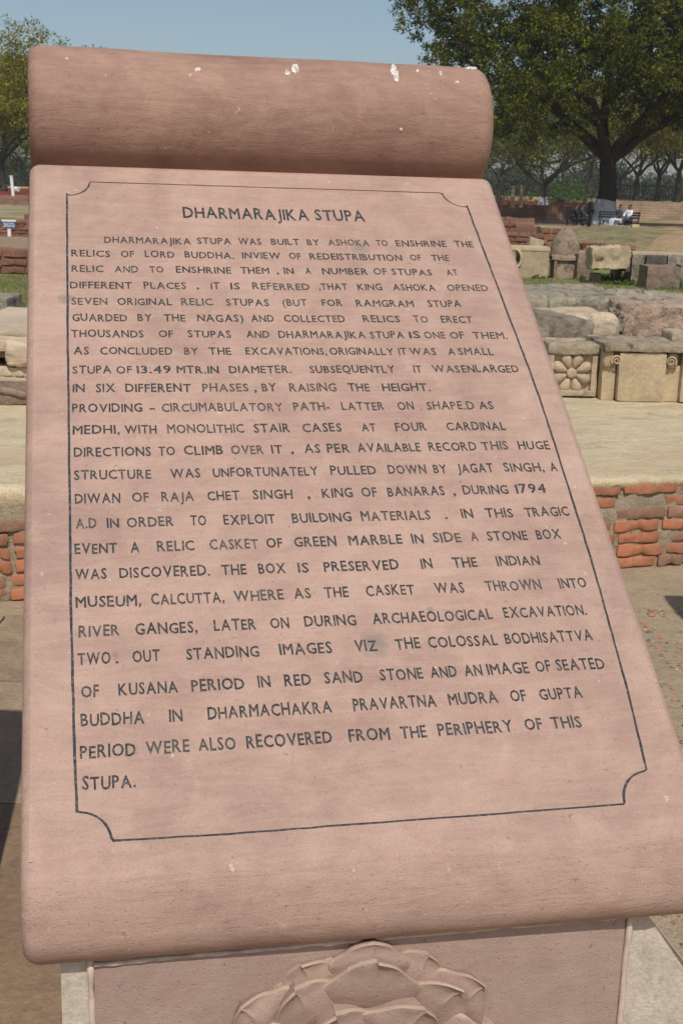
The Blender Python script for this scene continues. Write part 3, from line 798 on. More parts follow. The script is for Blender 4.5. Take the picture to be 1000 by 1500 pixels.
# ---- carved lotus
LZ = .552; LX = -.020
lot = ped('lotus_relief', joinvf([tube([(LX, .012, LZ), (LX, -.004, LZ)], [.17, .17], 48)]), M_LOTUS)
def petal_mesh(Lp, Wp, lift, seed):
    V = []; Fs = []; ns, nt = 20, 18
    for j in range(nt + 1):
        t = j / nt
        if t < .52: hw = Wp * (.55 + .45 * math.sin(t / .52 * math.pi / 2))
        else:
            q = (t - .52) / .48
            hw = Wp * (math.cos(q * math.pi / 2) ** .78) * (1 - .20 * math.sin(q * math.pi) ** 2) + .0003
        for i in range(ns + 1):
            s = i / ns * 2 - 1
            x = s * hw; y = t * Lp
            z = lift * (.06 + .94 * t ** .9)
            z += .0085 * (1 - abs(s) ** 1.6) * math.sin(math.pi * min(1, t * 1.05)) # keeled belly
            z += .0022 * math.exp(-(s / .07) ** 2) * t
            z += .0050 * max(0, (t - .80) / .20) ** 1.5
            z += (.004 * s * math.sin(seed * 2.3)) * t
            x += Wp * .10 * math.sin(seed * 1.7) * t * t
            z += .0009 * noise.noise(Vector((x * 70, y * 70, seed)))
            V.append((x, y, z))
    W1 = ns + 1
    for j in range(nt):
        for i in range(ns): Fs.append((j*W1+i, j*W1+i+1, (j+1)*W1+i+1, (j+1)*W1+i))
    rim = [j*W1 for j in range(nt)] + [nt*W1 + i for i in range(ns)] + [j*W1 + ns for j in range(nt, -1, -1)]
    prev = rim
    for (dz, sc_) in ((.0010, 1.012), (.0058, 1.014), (.0072, .97), (.036, .84)):
        base = len(V)
        for q in rim: V.append((V[q][0] * sc_, V[q][1] * (.5 + .5 * sc_), V[q][2] - dz))
        cur = list(range(base, base + len(rim)))
        for k in range(len(rim) - 1): Fs.append((prev[k], prev[k+1], cur[k+1], cur[k]))
        prev = cur
    return V, Fs
rings = [(.192, .070, .050, .014, 14, .0, .000), (.184, .108, .062, .040, 10, .15, .000), (.140, .095, .056, .048, 8, .5, .008), (.096, .074, .044, .050, 6, .1, .016), (.056, .050, .032, .046, 5, .4, .026)]
for ri, (rtip, Lp, Wp, lift, cnt, ph, z0) in enumerate(rings):
    Wp = min(Wp, math.pi * rtip / cnt * 1.30)
    ms = [mesh_of('petal', *petal_mesh(Lp, Wp, lift, ri * 5 + q), M_LOTUS, True, 42) for q in range(4)]
    for k in range(cnt):
        a = 2 * math.pi * (k + ph + rt.uniform(-.09, .09)) / cnt
        # petal local: y outward, z out of the face (towards -y of pedestal)
        out = Vector((math.sin(a), 0, math.cos(a))); side = Vector((math.cos(a), 0, -math.sin(a))); nz = Vector((0, -1, 0))
        sd = side if side.cross(out).dot(nz) > 0 else -side
        odd = (k % 2) if cnt > 5 else 0
        o_ = Vector((LX, -.004 - z0 + .009 * odd, LZ)) + out * (rtip - Lp - .010 * odd)
        m = Matrix(((sd.x, out.x, nz.x, o_.x), (sd.y, out.y, nz.y, o_.y), (sd.z, out.z, nz.z, o_.z), (0, 0, 0, 1)))
        link('petal', ms[(k * 3 + ri) % 4], lot, m @ Matrix.Rotation(rt.uniform(-.10, .10), 4, 'Z'))
V, Fs = tube([(LX, .0, LZ), (LX, -.050, LZ), (LX, -.058, LZ)], [.03, .028, .018], 20)
add('seed_head', V, Fs, M_LOTUS, lot, None, True, 50)
# ================================================================ carved stones on the platform
PZ = .368
def at_px(x, y, z=PZ): return onz(x, y, z)
# -- block with an eight petalled flower
p = at_px(835, 583)
S = p.y / 8.0
fb = empty('flower_block', (p.x, p.y, PZ), R(4)); tag(fb, 'cream carved block with an eight-petalled flower in a square frame, beside the scrolled block', 'carved stone')
w, h = .325, .335
body = add('block_body', *rough_box(w, .50, h, 3, .006, .012, (10, 10, 10), 6), M_CREAM, fb, TR(0, .285, .01), True, 45)
v, f = joinvf([box(-w/2, 0, .03, -w/2 + .045, .05, h - .05), box(w/2 - .045, 0, .03, w/2, .05, h - .05), box(-w/2 + .002, .002, .012, w/2 - .002, .05, .052)])
for nm, (x0, z0, x1, z1) in {'a': (-w/2, .014, -w/2 + .04, h - .06), 'b': (w/2 - .04, .014, w/2, h - .06), 'c': (-w/2, .012, w/2, .05)}.items():
    add('frame_bar', *rough_box(x1 - x0, .055, z1 - z0, ord(nm), .0022, .006, (4, 2, 6), 12), M_CREAM, fb, TR((x0 + x1) / 2, .022, z0), True, 45)
add('weathered_cap', *rough_box(w + .01, .56, .07, 8, .008, .012, (16, 14, 4), 8, 0, .5), M_CAP, fb, TR(0, .27, h - .058), True, 45)
def drop(L, W, H):
    V = []; Fs = []; n = 12; m_ = 5
    for j in range(m_ + 1):
        q = 1 - j / m_
        for k in range(n):
            t = 2 * math.pi * k / n
            y = (.5 - .5 * math.cos(t)) * L; x = math.sin(t) * W * (.35 + .65 * y / L)
            cx, cy = 0, L * .6
            V.append((x * q, cy + (y - cy) * q, H * math.sqrt(max(0, 1 - q * q))))
    for j in range(m_):
        for k in range(n): Fs.append((j*n+k, j*n+(k+1)%n, (j+1)*n+(k+1)%n, (j+1)*n+k))
    return V, Fs
cz = .158
dm = mesh_of('flower_petal', *drop(.106, .053, .036), M_CREAM, True)
for k in range(8):
    a = 2 * math.pi * (k + .5) / 8
    out = Vector((math.sin(a), 0, math.cos(a))); sd = Vector((-math.cos(a), 0, math.sin(a))); nz = Vector((0, -1, 0))
    o_ = Vector((0, .036, cz)) + out * .024
    sc = 1.0 + .13 * abs(math.sin(2 * a))
    link('flower_petal', dm, fb, Matrix(((sd.x, out.x, nz.x, o_.x), (sd.y, out.y, nz.y, o_.y), (sd.z, out.z, nz.z, o_.z), (0, 0, 0, 1))) @ Matrix.Diagonal((1, sc, 1, 1)))
V, Fs = tube([(0, .04, cz), (0, .006, cz), (0, -.002, cz)], [.034, .032, .02], 20)
add('flower_centre', V, Fs, M_CREAM, fb, None, True, 50)
add('foot_chip', *rough_box(.06, .05, .02, 3, .004, .01, (3, 3, 2), 12), M_CREAM2, fb, TR(.11, .06, -.006), True)

# -- long block with scrolled capitals
pL = at_px(880, 588); pR = at_px(1000, 590)
vb_ = empty('scrolled_block', (pL.x, pL.y, PZ), R(3)); tag(vb_, 'long cream block with small scroll brackets over recessed posts, right of the flower block', 'carved stone')
hh = .34
add('block_body', *rough_box(.80, .45, hh, 5, .005, .01, (14, 8, 8), 6), M_CREAM2, vb_, TR(.40, .30, 0), True, 45)
for x in (0, .405):
    add('bracket_post', *rough_box(.085 if x == 0 else .10, .05, .235, 6 + x, .003, .006, (4, 2, 8), 10), M_CREAM2, vb_, TR(.045 + x if x == 0 else x + .045, .065, .0), True, 45)
    add('panel', *rough_box(.30, .08, .31, 9 + x, .004, .008, (10, 3, 10), 8), M_CREAM2, vb_, TR(.245 + x, .035, .004), True, 45)
    for sx in ((1,) if x == 0 else (-1,)):
        pts = []; rad = []
        cx = (.078 if x == 0 else .425); 
        for k in range(34):
            t = k / 33; a = -.6 + t * 3.6 * math.pi; rr = .029 * (1 - t) + .004
            pts.append((cx + sx * rr * math.cos(a) * -1, .0, .262 + rr * math.sin(a))); rad.append(.0075 * (1 - .4 * t))
        V, Fs = tube(pts, rad, 6); add('scroll', V, Fs, M_CREAM2, vb_, None, True, 60)
        add('bracket', *rough_box(.07, .07, .10, 2 + x, .004, .02, (5, 3, 5), 12), M_CREAM2, vb_, TR(cx - .048 * sx if x == 0 else cx + .015, .045, .215), True, 45)
add('weathered_lip', *rough_box(.82, .56, .05, 15, .007, .010, (40, 14, 3), 8, 0, .5), M_CAP, vb_, TR(.40, .26, hh - .022), True, 45)

# -- slabs and rocks lying on and behind the carved blocks
def rock(name, x0, x1, ytop, ybot, Y, depth, mat, label, seed, zb=None, amp=.03, rnd_=.05, n=(16, 8, 8), freq=3.0, rz=0.0, ry=0.0, cat='stone', group=None, taper=0, chip=0.0):
    a = ony(x0, ybot, Y); b = ony(x1, ybot, Y); t = ony((x0 + x1) / 2, ytop, Y)
    zb = a.z if zb is None else zb
    L = (b - a).length; H = t.z - zb
    v, f = rough_box(L, depth, H, seed, amp, rnd_, n, freq, taper, chip)
    o = add(name, v, f, mat, None, TR((a.x + b.x) / 2, Y + depth / 2, zb, rz, 0, ry), True, 50)
    tag(o, label, cat, group); return o
rock('leaning_slab', 785, 908, 462, 505, 8.62, .75, M_CREAM, 'smooth cream slab lying on top between the flower block and the red broken stone', 21, .60, .018, .09, (20, 10, 6), 2.4, R(4), R(-2))
rock('broken_red_stone', 905, 1035, 447, 500, 8.75, .55, M_REDR, 'pinkish red broken stone with a dark fractured end lying above the scrolled block', 22, .66, .022, .02, (40, 18, 14), 5, R(-3), R(1), chip=.5)
rock('dark_stone_chunk', 893, 912, 454, 500, 8.72, .30, M_WEATH, 'small dark jagged stone chunk wedged against the red broken stone', 23, .66, .03, .02, (12, 8, 12), 12, chip=.8)
rock('pale_stone_chip', 982, 1010, 487, 503, 8.2, .3, M_CREAM, 'small pale flat stone on the scrolled block at the right edge', 24, .70, .006, .02, (8, 6, 4), 6)
rock('dark_cap_stone', 770, 862, 462, 500, 8.4, .35, M_WEATH, 'dark weathered sloping stone half hidden behind the signboard above the flower block', 25, .62, .016, .02, (24, 12, 8), 5, R(5), R(8), chip=.7)
rock('long_grey_rock', 700, 910, 431, 500, 10.9, 1.3, M_GREYR, 'long grey lichen-covered rock behind the carved blocks, its left end hidden', 26, .34, .05, .05, (60, 22, 16), 1.8, R(-2), chip=.5)
rock('long_grey_rock', 908, 1100, 441, 500, 10.9, 1.2, M_GREYR, 'long grey rock running out of the picture behind the red broken stone', 31, .34, .05, .05, (60, 22, 16), 1.8, R(-7), chip=.5)

# -- layered carved mouldings at the left
yl = onz(20, 594, PZ).y
def moulding(name, x0, x1, ytop, ybot, Y, depth, mat, label, seed, amp=.006, rnd_=.012, n=(24, 8, 4)):
    return rock(name, x0, x1, ytop, ybot, Y, depth, mat, label, seed, None, amp, rnd_, n, 5)
cs = empty('carved_base_stone', (onz(20, 594, PZ).x, yl, PZ), R(3)); tag(cs, 'brown carved moulding stone with a band of small scallops, left of the signboard', 'carved stone')
add('base', *rough_box(1.5, .7, .135, 3, .012, .012, (40, 8, 6), 9), M_BROWN, cs, TR(-.35, .35, 0), True, 45)
add('base_lip', *rough_box(1.5, .7, .025, 4, .004, .008, (40, 8, 2), 9), M_SLABP, cs, TR(-.35, .36, .134), True, 45)
add('band', *rough_box(1.5, .6, .055, 5, .003, .008, (40, 6, 3), 9), M_SLABP, cs, TR(-.35, .335, .158), True, 45)
sm_ = mesh_of('scallop', *drop(.046, .036, .007), M_SLABP, True)
for k in range(13):
    link('scallop', sm_, cs, Matrix(((1,0,0,-.78 + k * .068), (0,0,-1,.033), (0,-1,0,.206), (0,0,0,1))))
for k, (x, z, L_, H_) in enumerate([(-.95, .03, .16, .06), (-.62, .05, .2, .05), (-.30, .03, .14, .07), (-.02, .06, .2, .04), (.2, .02, .12, .05)]):
    add('carved_ridge', *rough_box(L_, .05, H_, k, .008, .015, (6, 3, 4), 16), M_BROWN, cs, TR(x, .01, z, 0, 0, R([-14, 10, -8, 12, 5][k])), True)
uc = empty('upper_cornice_stone', (cs.location.x, yl, PZ + .30), R(3)); tag(uc, 'pale pinkish cornice slab stacked above a dark gap on the scalloped stone', 'carved stone')
add('cornice', *rough_box(1.5, .95, .085, 7, .008, .015, (40, 10, 4), 7), M_SLABP, uc, TR(-.35, .50, 0), True, 45)
add('fillet', *rough_box(1.5, .90, .03, 8, .004, .01, (40, 10, 2), 7), M_SLABP, uc, TR(-.35, .55, .083), True, 45)
add('corner_lump', *rough_box(.20, .34, .15, 12, .010, .03, (12, 12, 12), 9, 0, .7), M_SLABP, uc, TR(.06, .16, -.085), True, 45)
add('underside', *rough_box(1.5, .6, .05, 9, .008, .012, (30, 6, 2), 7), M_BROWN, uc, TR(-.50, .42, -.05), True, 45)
t_ = rock('stacked_slab', -40, 46, 488, 530, yl + .75, .9, M_SLABP, 'uppermost pale pink slab of the stack left of the signboard', 28, PZ + .40, .006, .015, (20, 8, 4), 5)
rock('stacked_slab', -50, 44, 478, 520, yl + 1.9, 1.2, M_SLABP, 'broad pale slab lying behind the stacked cornice stones at the left', 29, PZ + .02, .006, .015, (20, 8, 4), 5)

# ================================================================ stones standing on the grass behind (about 25 m away)
def stand(name, x0, x1, ytop, ybase, mat, label, seed, depth=.6, amp=.02, rnd_=.03, zb=0.0, n=(8, 6, 8), rz=0, group=None, taper=0, ry=0, Y=None, cat='stone'):
    a = onz(x0, ybase, 0) if Y is None else ony(x0, ybase, Y)
    Y = a.y
    b = ony(x1, ybase, Y); t = ony((x0 + x1) / 2, ytop, Y)
    zz = -.03 if zb == 0 else zb
    v, f = rough_box(b.x - a.x, depth, t.z - zz, seed, amp * .8, rnd_ * .7, (12, 8, 10) if n == (8, 6, 8) else n, 2.8, taper, .9)
    o = add(name, v, f, mat, None, TR((a.x + b.x) / 2, Y + depth / 2, zz, rz, 0, ry), True, 50)
    tag(o, label, cat, group); return o
# cream block with a hole
a = onz(735, 407, 0); Yc = a.y; b = ony(802, 407, Yc)
Lc = b.x - a.x; Hc = ony(770, 361, Yc).z
cb = empty('cream_socket_block', ((a.x + b.x) / 2, Yc, 0)); tag(cb, 'clean cream stone block with a carved socket hole, left of the small domed shrine stone', 'stone block')
add('block_body', *rough_box(Lc, .7, Hc, 2, .006, .015, (12, 6, 8), 2), M_CREAM2, cb, TR(0, .38, -.02), True, 45)
add('top_fillet', *rough_box(Lc + .02, .72, .09, 2, .004, .015, (12, 6, 2), 2), M_CREAM2, cb, TR(0, .37, Hc - .09), True, 45)
V, Fs = tube([(ony(759, 379, Yc).x - (a.x + b.x)/2, -.02, ony(759, 379, Yc).z), (ony(759, 379, Yc).x - (a.x + b.x)/2, .05, ony(759, 379, Yc).z)], [.055, .05], 16)
add('socket_plug', [(x * 1 , y, (z - V[0][2]) * 1.5 + V[0][2]) for x, y, z in V], Fs, mat_plain('socket_shade', (.02, .015, .012), .9, .2), cb)  # near-black plug on the face; the hole's shade is put into its colour
add('socket_ring', *tube([(ony(755, 379, Yc).x - (a.x + b.x)/2 - .02 + .13 * math.cos(t), -.005, ony(755, 379, Yc).z + .19 * math.sin(t)) for t in np.linspace(-1.4, 1.4, 14)], [.03] * 14, 6), M_CREAM2, cb, None, True)
# votive shrine stone with a dome
a = onz(806, 408, 0); Yv = a.y; b = ony(848, 408, Yv); Lv = b.x - a.x
zt = ony(830, 334, Yv).z; zm = ony(830, 378, Yv).z
vs_ = empty('domed_shrine_stone', ((a.x + b.x) / 2, Yv, 0)); tag(vs_, 'small weathered votive shrine stone with a rounded dome on a square base', 'votive stone')
add('square_base', *rough_box(Lv * .84, .6, zm - .02, 3, .012, .02, (8, 6, 6), 3), M_REDR, vs_, TR(.01, .35, -.02), True, 45)
add('pilaster', *rough_box(Lv * .12, .1, zm - .05, 3, .006, .01, (3, 2, 6), 3), M_BROWN, vs_, TR(-Lv * .35, .05, -.02), True, 45)
add('base_cap', *rough_box(Lv * 1.02, .68, .10, 4, .012, .02, (8, 6, 2), 3), M_DOME, vs_, TR(0, .34, zm - .05), True, 45)
V = []; Fs = []; n = 24; m_ = 14
for j in range(m_ + 1):
    t = j / m_; rr = Lv * .50 * (1 - t ** 2.3) ** .60 * (1.04 - .04 * t) if t < 1 else 0
    for k in range(n):
        a_ = 2 * math.pi * k / n; d = Vector((math.cos(a_) * rr, math.sin(a_) * rr * .8, t * (zt - zm - .03)))
        d += noise.noise_vector(d * 5) * .022
        V.append(d)
for j in range(m_):
    for k in range(n): Fs.append((j*n+k, j*n+(k+1)%n, (j+1)*n+(k+1)%n, (j+1)*n+k))
add('dome', V, Fs, M_DOME, vs_, TR(.02, .34, zm + .04), True)
# the row of rough stones to its right
stand('pitted_stone', 843, 866, 370, 410, M_BROWN, 'tall pitted brown stone right beside the domed shrine stone', 41, .5, .03, .04)
stand('dark_split_stone', 853, 874, 388, 404, M_DARKST, 'dark split stone under the broken cream lintel, left one', 42, .5, .015, .02, zb=.30)
stand('dark_split_stone', 875, 890, 388, 404, M_BROWN, 'brown split stone under the middle of the broken cream lintel', 43, .5, .015, .02, zb=.30)
stand('dark_split_stone', 886, 902, 388, 404, M_WEATH, 'grey split stone under the right end of the broken cream lintel', 44, .45, .015, .02, zb=.30)
stand('stub_stone', 867, 880, 401, 415, M_REDR, 'low pinkish stub stone in the weeds under the lintel', 45, .4, .012, .02)
stand('broken_lintel', 866, 924, 362, 388, M_CREAM2, 'broken cream lintel lying across the dark split stones', 46, .7, .045, .025, zb=ony(890, 389, Yv).z, n=(20, 10, 9), Y=Yv - 1.6, ry=R(-2))
stand('pitted_grey_stone', 898, 922, 388, 413, M_WEATH, 'pitted grey stone standing in weeds right of the split stones', 47, .5, .03, .03)
stand('tall_square_stone', 922, 945, 373, 416, M_WEATH, 'tall square grey stone with a lighter top near the middle of the row', 48, .55, .012, .02)
stand('dark_square_stone', 909, 923, 372, 392, M_DARKST, 'small dark square stone behind the left side of the tall square stone', 49, .5, .012, .02, Y=Yv - 1.2, zb=.25)
stand('dark_wall_stone', 945, 975, 374, 392, M_DARKST, 'dark rectangular stone in the wall right of the tall square stone', 50, .5, .012, .02, Y=Yv - 1.2, zb=.25)
stand('light_wall_stone', 975, 1040, 374, 405, M_WEATH, 'light grey wall stone at the right end of the row', 51, .5, .012, .02, Y=Yv - 1.0)
stand('brown_square_block', 945, 994, 390, 424, M_BROWN, 'large brown square block in front of the row, at the right', 52, .8, .012, .03)
stand('edge_block', 993, 1050, 388, 420, M_WEATH, 'light stone block cut off by the right edge behind the brown block', 53, .8, .012, .03)
stand('thin_coping', 925, 1060, 371, 376, M_CREAM, 'thin pale coping stones along the top of the dark wall stones', 54, .5, .006, .01, Y=Yv - .9, zb=ony(990, 376, Yv - .9).z, n=(20, 4, 2))
# left block
stand('grey_kerb_block', -30, 12, 436, 470, M_WEATH, 'grey square stone block in the grass at the left edge', 55, .75, .015, .02)

# ================================================================ mid distance brickwork
def wall_px(name, x0, x1, ybase, pitch_px, courses, label, seed, meshes=BRO, thick=.8, ml=.30, ragged=0, Y=None, rz=0, missing=.04, core_mat=None, cat='wall', z0=0.0):
    a = onz(x0, ybase, z0) if Y is None else ony(x0, ybase, Y)
    b = ony(x1, ybase, a.y)
    dep = a.y
    pitch = pitch_px * dep / FPX
    a = Vector((a.x, a.y, 0)); b = Vector((b.x, a.y + math.tan(rz) * (b.x - a.x), 0))
    return brick_wall(name, a, b, z0, courses, pitch, thick, meshes, ml, pitch * .84, label, cat, seed, ragged, core_mat, missing=missing)
# three-course wall at the left
lw = wall_px('old_brick_wall', -120, 60, 397, 11.5, 3, 'three-course old brown brick wall with a cement ledge behind it, left of the signboard', 61, thick=1.6, ml=.46, missing=0, core_mat=M_BRICKO)
a = onz(-120, 397, 0); top3 = 3 * 11.5 * a.y / FPX
v, f = rough_box(5.5, 5.0, .09, 3, .015, .02, (20, 16, 2), 1.2)
add('ledge', v, f, M_PAVE2, lw, TR(1.2, 3.0, top3 - .07), True, 50)
wall_px('ruined_brick_wall', -90, 70, 347, 4.6, 6, 'ruined brown brick wall behind the blue notice at the left', 62, thick=2.0, ml=.42, ragged=2, Y=37.5, z0=.1)
wall_px('ruined_brick_wall', 36, 62, 333, 5, 4, 'short dark brick stub beside the slab edge at the left', 63, thick=1.0, ml=.42, Y=44, z0=.15)
wall_px('broken_brick_wall', 700, 783, 362, 7.0, 9, 'broken red brick wall behind the cream socket block', 64, thick=1.0, ml=.40, ragged=3, Y=33.5, z0=0)
wall_px('broken_brick_pier', 790, 822, 362, 9.5, 5, 'orange brick pier left of the shrine dome', 65, thick=.9, ml=.55, ragged=0, Y=34.5, z0=0)
wall_px('broken_brick_pier', 774, 800, 362, 8, 5, 'dark low brick pier between the red wall and the orange pier', 66, thick=.8, ml=.4, ragged=1, Y=34.0, z0=0)
wall_px('brick_rubble_wall', 852, 930, 372, 4.0, 3, 'low dark line of brick rubble behind the lintel', 67, thick=.8, ml=.32, ragged=1, Y=34.5, z0=.30, missing=.2)
rock('fallen_pale_slab', 768, 790, 348, 362, 32.5, .6, M_CREAM2, 'pale fallen slab leaning on the broken brick wall', 68, 0.0, .02, .04, (8, 5, 5), 2, 0, R(12))

# earth bank with the tree terrace on top
def bank_h(x, y):
    t = max(0, min(1, (y - 36) / 18)); t = t * t * (3 - 2 * t)
    u = max(0, min(1, (x - 5.0) / 9)); u = u * u * (3 - 2 * u)
    e = max(0, min(1, (130 - y) / 30))
    bump_ = .40 * math.exp(-((x - 22) / 5.5) ** 2 - ((y - 47) / 8) ** 2)
    return (.22 * t + bump_) * u * e + .07 * noise.noise(Vector((x * .35, y * .35, 0))) * t * u
V = []; Fs = []; nx_, ny_ = 90, 90
for j in range(ny_ + 1):
    for i in range(nx_ + 1):
        x = 5 + 60 * i / nx_; y = 34 + 90 * (j / ny_) ** 1.3
        V.append((x, y, .034 + bank_h(x, y)))
for j in range(ny_):
    for i in range(nx_): Fs.append((j*(nx_+1)+i, j*(nx_+1)+i+1, (j+1)*(nx_+1)+i+1, (j+1)*(nx_+1)+i))
def bank_mat():
    m = NT('dry_bank_earth', .97, .08)
    a = m.noise(.35, 6, .65, dist=.5); b = m.noise(2.5, 6, .7); c_ = m.noise(20, 4, .7)
    c = m.mix(m.ramp(a, [(.42, 0.0), (.56, 1.0)]), (.20, .165, .085), (.42, .29, .155))
    c = m.mix(m.math('MULTIPLY', m.ramp(b, [(.45, 0.0), (.7, 1.0)]), .5), c, (.17, .155, .07))
    c = m.mix(1.0, c, m.ramp(c_, [(.3, .8), (.7, 1.2)]), 'MULTIPLY')
    m.color(c); m.bump(b, .5, .08); return m.m
bk = add('earth_bank', V, Fs, bank_mat(), smooth=True); tag(bk, kind='structure')
def mound(name, cx, cy, rx, ry, h, mat, seed):
    V = []; Fs = []; n = 60
    for j in range(n + 1):
        for i in range(n + 1):
            u = i / n * 2 - 1; v = j / n * 2 - 1
            e = max(0, 1 - (u * u + v * v)); e = e * e * (3 - 2 * e)
            x = cx + u * rx; y = cy + v * ry
            V.append((x, y, -.06 + h * e * (1 + .35 * noise.noise(Vector((x * .35, y * .35, seed)))) + .05 * noise.noise(Vector((x * 1.4, y * 1.4, seed))) * e + .10 * min(1, e * 4)))
    for j in range(n):
        for i in range(n): Fs.append((j*(n+1)+i, j*(n+1)+i+1, (j+1)*(n+1)+i+1, (j+1)*(n+1)+i))
    o = add(name, V, Fs, mat, smooth=True); tag(o, kind='structure')
M_SANDY = mat_stone('orange_sandy_soil', (.40, .27, .145), (.47, .33, .19), (.32, .22, .125), .9, (.22, .17, .09), .55, 1.0)
M_OLIVE = mat_stone('dry_weedy_soil', (.20, .17, .085), (.30, .25, .14), (.13, .12, .05), 1.1, (.09, .085, .04), .7, 1.2)
mound('soil_mound', 9.6, 47, 4.2, 7, .58, M_OLIVE, 3)
mound('sand_mound', 14.6, 43, 6.2, 9, .80, M_SANDY, 5)
# terrace edge stones
def wall_box(name, x0, x1, ytop, ybase, Y, depth, mat, label, z0=None, seed=0, amp=.02, cat='wall', nx=30, rz=0.0):
    a = ony(x0, ybase, Y); b = ony(x1, ybase, Y); t = ony((x0 + x1) / 2, ytop, Y); z0 = a.z if z0 is None else z0
    v, f = rough_box((b - a).length, depth, max(.08, t.z - z0), seed, amp, .02, (nx, 3, 4), 1.5)
    o = add(name, v, f, mat, None, TR((a.x + b.x) / 2, Y + depth / 2, z0, rz), True, 50)
    tag(o, label, cat); return o
wall_box('terrace_kerb', 878, 924, 330, 333.5, 64, .4, M_WEATH, 'long low grey stone kerb in front of the big tree', None, 5, .02, 'kerb')
wall_box('kerb_block', 925, 936, 329, 333.5, 64, .5, M_CREAM2, 'small bright stone block at the right end of the kerb by the big tree', None, 5, .02, 'stone block', 6)
bm = mat_brick('coursed_far_brick', [(0, (.26, .14, .09)), (1, (.34, .19, .12))])
def far_brick_mat(name, c1, c2, mort, sx, sz):
    m = NT(name, .9, .1)
    bt = m.n('ShaderNodeTexBrick'); m.l(m.coord((1, 1, 1)), bt.inputs[0])
    cx = m.n('ShaderNodeCombineXYZ'); sp = m.n('ShaderNodeSeparateXYZ'); m.l(m.tc.outputs['Object'], sp.inputs[0])
    m.l(sp.outputs[0], cx.inputs[0]); m.l(sp.outputs[2], cx.inputs[1]); m.l(cx.outputs[0], bt.inputs[0])
    bt.inputs['Scale'].default_value = 1.0; bt.inputs['Brick Width'].default_value = sx; bt.inputs['Row Height'].default_value = sz
    bt.inputs['Mortar Size'].default_value = sz * .09; bt.inputs['Color1'].default_value = (*c1, 1); bt.inputs['Color2'].default_value = (*c2, 1); bt.inputs['Mortar'].default_value = (*mort, 1)
    a = m.noise(.8, 6, .7)
    m.color(m.mix(1.0, bt.outputs['Color'], m.ramp(a, [(.3, .7), (.7, 1.25)]), 'MULTIPLY')); return m.m
M_FB1 = far_brick_mat('far_red_brick', (.22, .115, .08), (.30, .17, .12), (.18, .13, .09), .7, .16)
M_FB2 = far_brick_mat('far_pale_stone', (.42, .29, .20), (.34, .23, .16), (.20, .16, .11), .75, .22)
wall_box('ring_wall', 690, 862, 300, 318, 88, 1.0, M_FB1, 'low curved red brick wall in the middle distance left of the big tree', .0, 6, .05)
wall_box('ring_wall', 700, 782, 319, 326, 66, 1.0, M_FB1, 'lower dark brick wall in front of the ring wall at the left', .0, 7, .05)
wall_box('block_stone_wall', 895, 1120, 297, 317, 112, 1.0, M_FB2, 'pale coursed stone wall behind the big tree at the right', .0, 8, .03)
wall_box('red_boundary_wall', 640, 875, 294, 305, 150, .6, M_WALLRED, 'dark red painted boundary wall behind the ring wall', .0, 9, .0)
wall_box('yellow_coping', 640, 1200, 292.4, 295, 151, .9, M_WALLYEL, 'yellow painted coping line along the red boundary wall', None, 10, .0)
wall_box('red_boundary_wall', -200, 70, 273, 282, 150, .6, M_WALLRED, 'dark red painted boundary wall far away at the left', .0, 11, .0)
wall_box('yellow_coping', -200, 70, 270.6, 273.5, 151, .9, M_WALLYEL, 'yellow painted coping line on the left boundary wall', None, 12, .0)
wall_box('sunken_brick_court', -200, 70, 284, 301, 100, 1.5, M_FB1, 'low reddish brick court wall beyond the sandy path at the left', .0, 13, .05)
# fences behind
def fence(name, x0, x1, ytop, ybase, Y, label):
    a = ony(x0, ybase, Y); b = ony(x1, ybase, Y); H = ony((x0+x1)/2, ytop, Y).z - a.z
    vf = []; n = int((b.x - a.x) / .35)
    for k in range(n):
        x = a.x + (b.x - a.x) * k / n; vf.append(box(x - .03, Y, a.z, x + .03, Y + .05, a.z + H))
    V, Fs = joinvf(vf + [box(a.x, Y + .05, a.z + H * .9, b.x, Y + .09, a.z + H * .94), box(a.x, Y + .05, a.z + H * .1, b.x, Y + .09, a.z + H * .14)])
    r_ = empty(name, ((a.x + b.x) / 2, Y, a.z)); tag(r_, label, 'fence')
    o = add('railing_bars', [(x - r_.location.x, y - Y, z - a.z) for x, y, z in V], Fs, M_FENCE, r_); o['kind'] = 'stuff'
fence('iron_fence', 640, 1150, 268, 294, 153, 'dark iron railing along the boundary behind the big tree')
fence('iron_fence', -180, 70, 250, 272, 153, 'dark iron railing along the far boundary at the left')
# two stone pillars
for k, (x, lb) in enumerate([(749.5, 'left one of two slim stone pillars near the ring wall'), (762.5, 'right one of two slim stone pillars near the ring wall')]):
    Y = 86; a = ony(x, 304, Y); H = ony(x, 273, Y).z - a.z
    r_ = empty('stone_pillar', (a.x, Y, a.z)); tag(r_, lb, 'pillar', 'slim stone pillars by the ring wall')
    add('shaft', *rough_box(.22, .22, H - .12, k, .012, .03, (3, 3, 10), 3), M_CREAM2, r_, TR(0, 0, .06), True, 50)
    add('capital', *rough_box(.27, .27, .12, k, .01, .02, (3, 3, 2), 3), M_CREAM2, r_, TR(0, 0, H - .07), True, 50)
    add('foot', *rough_box(.28, .28, .10, k, .01, .02, (3, 3, 2), 3), M_CREAM2, r_, TR(0, 0, 0), True, 50)
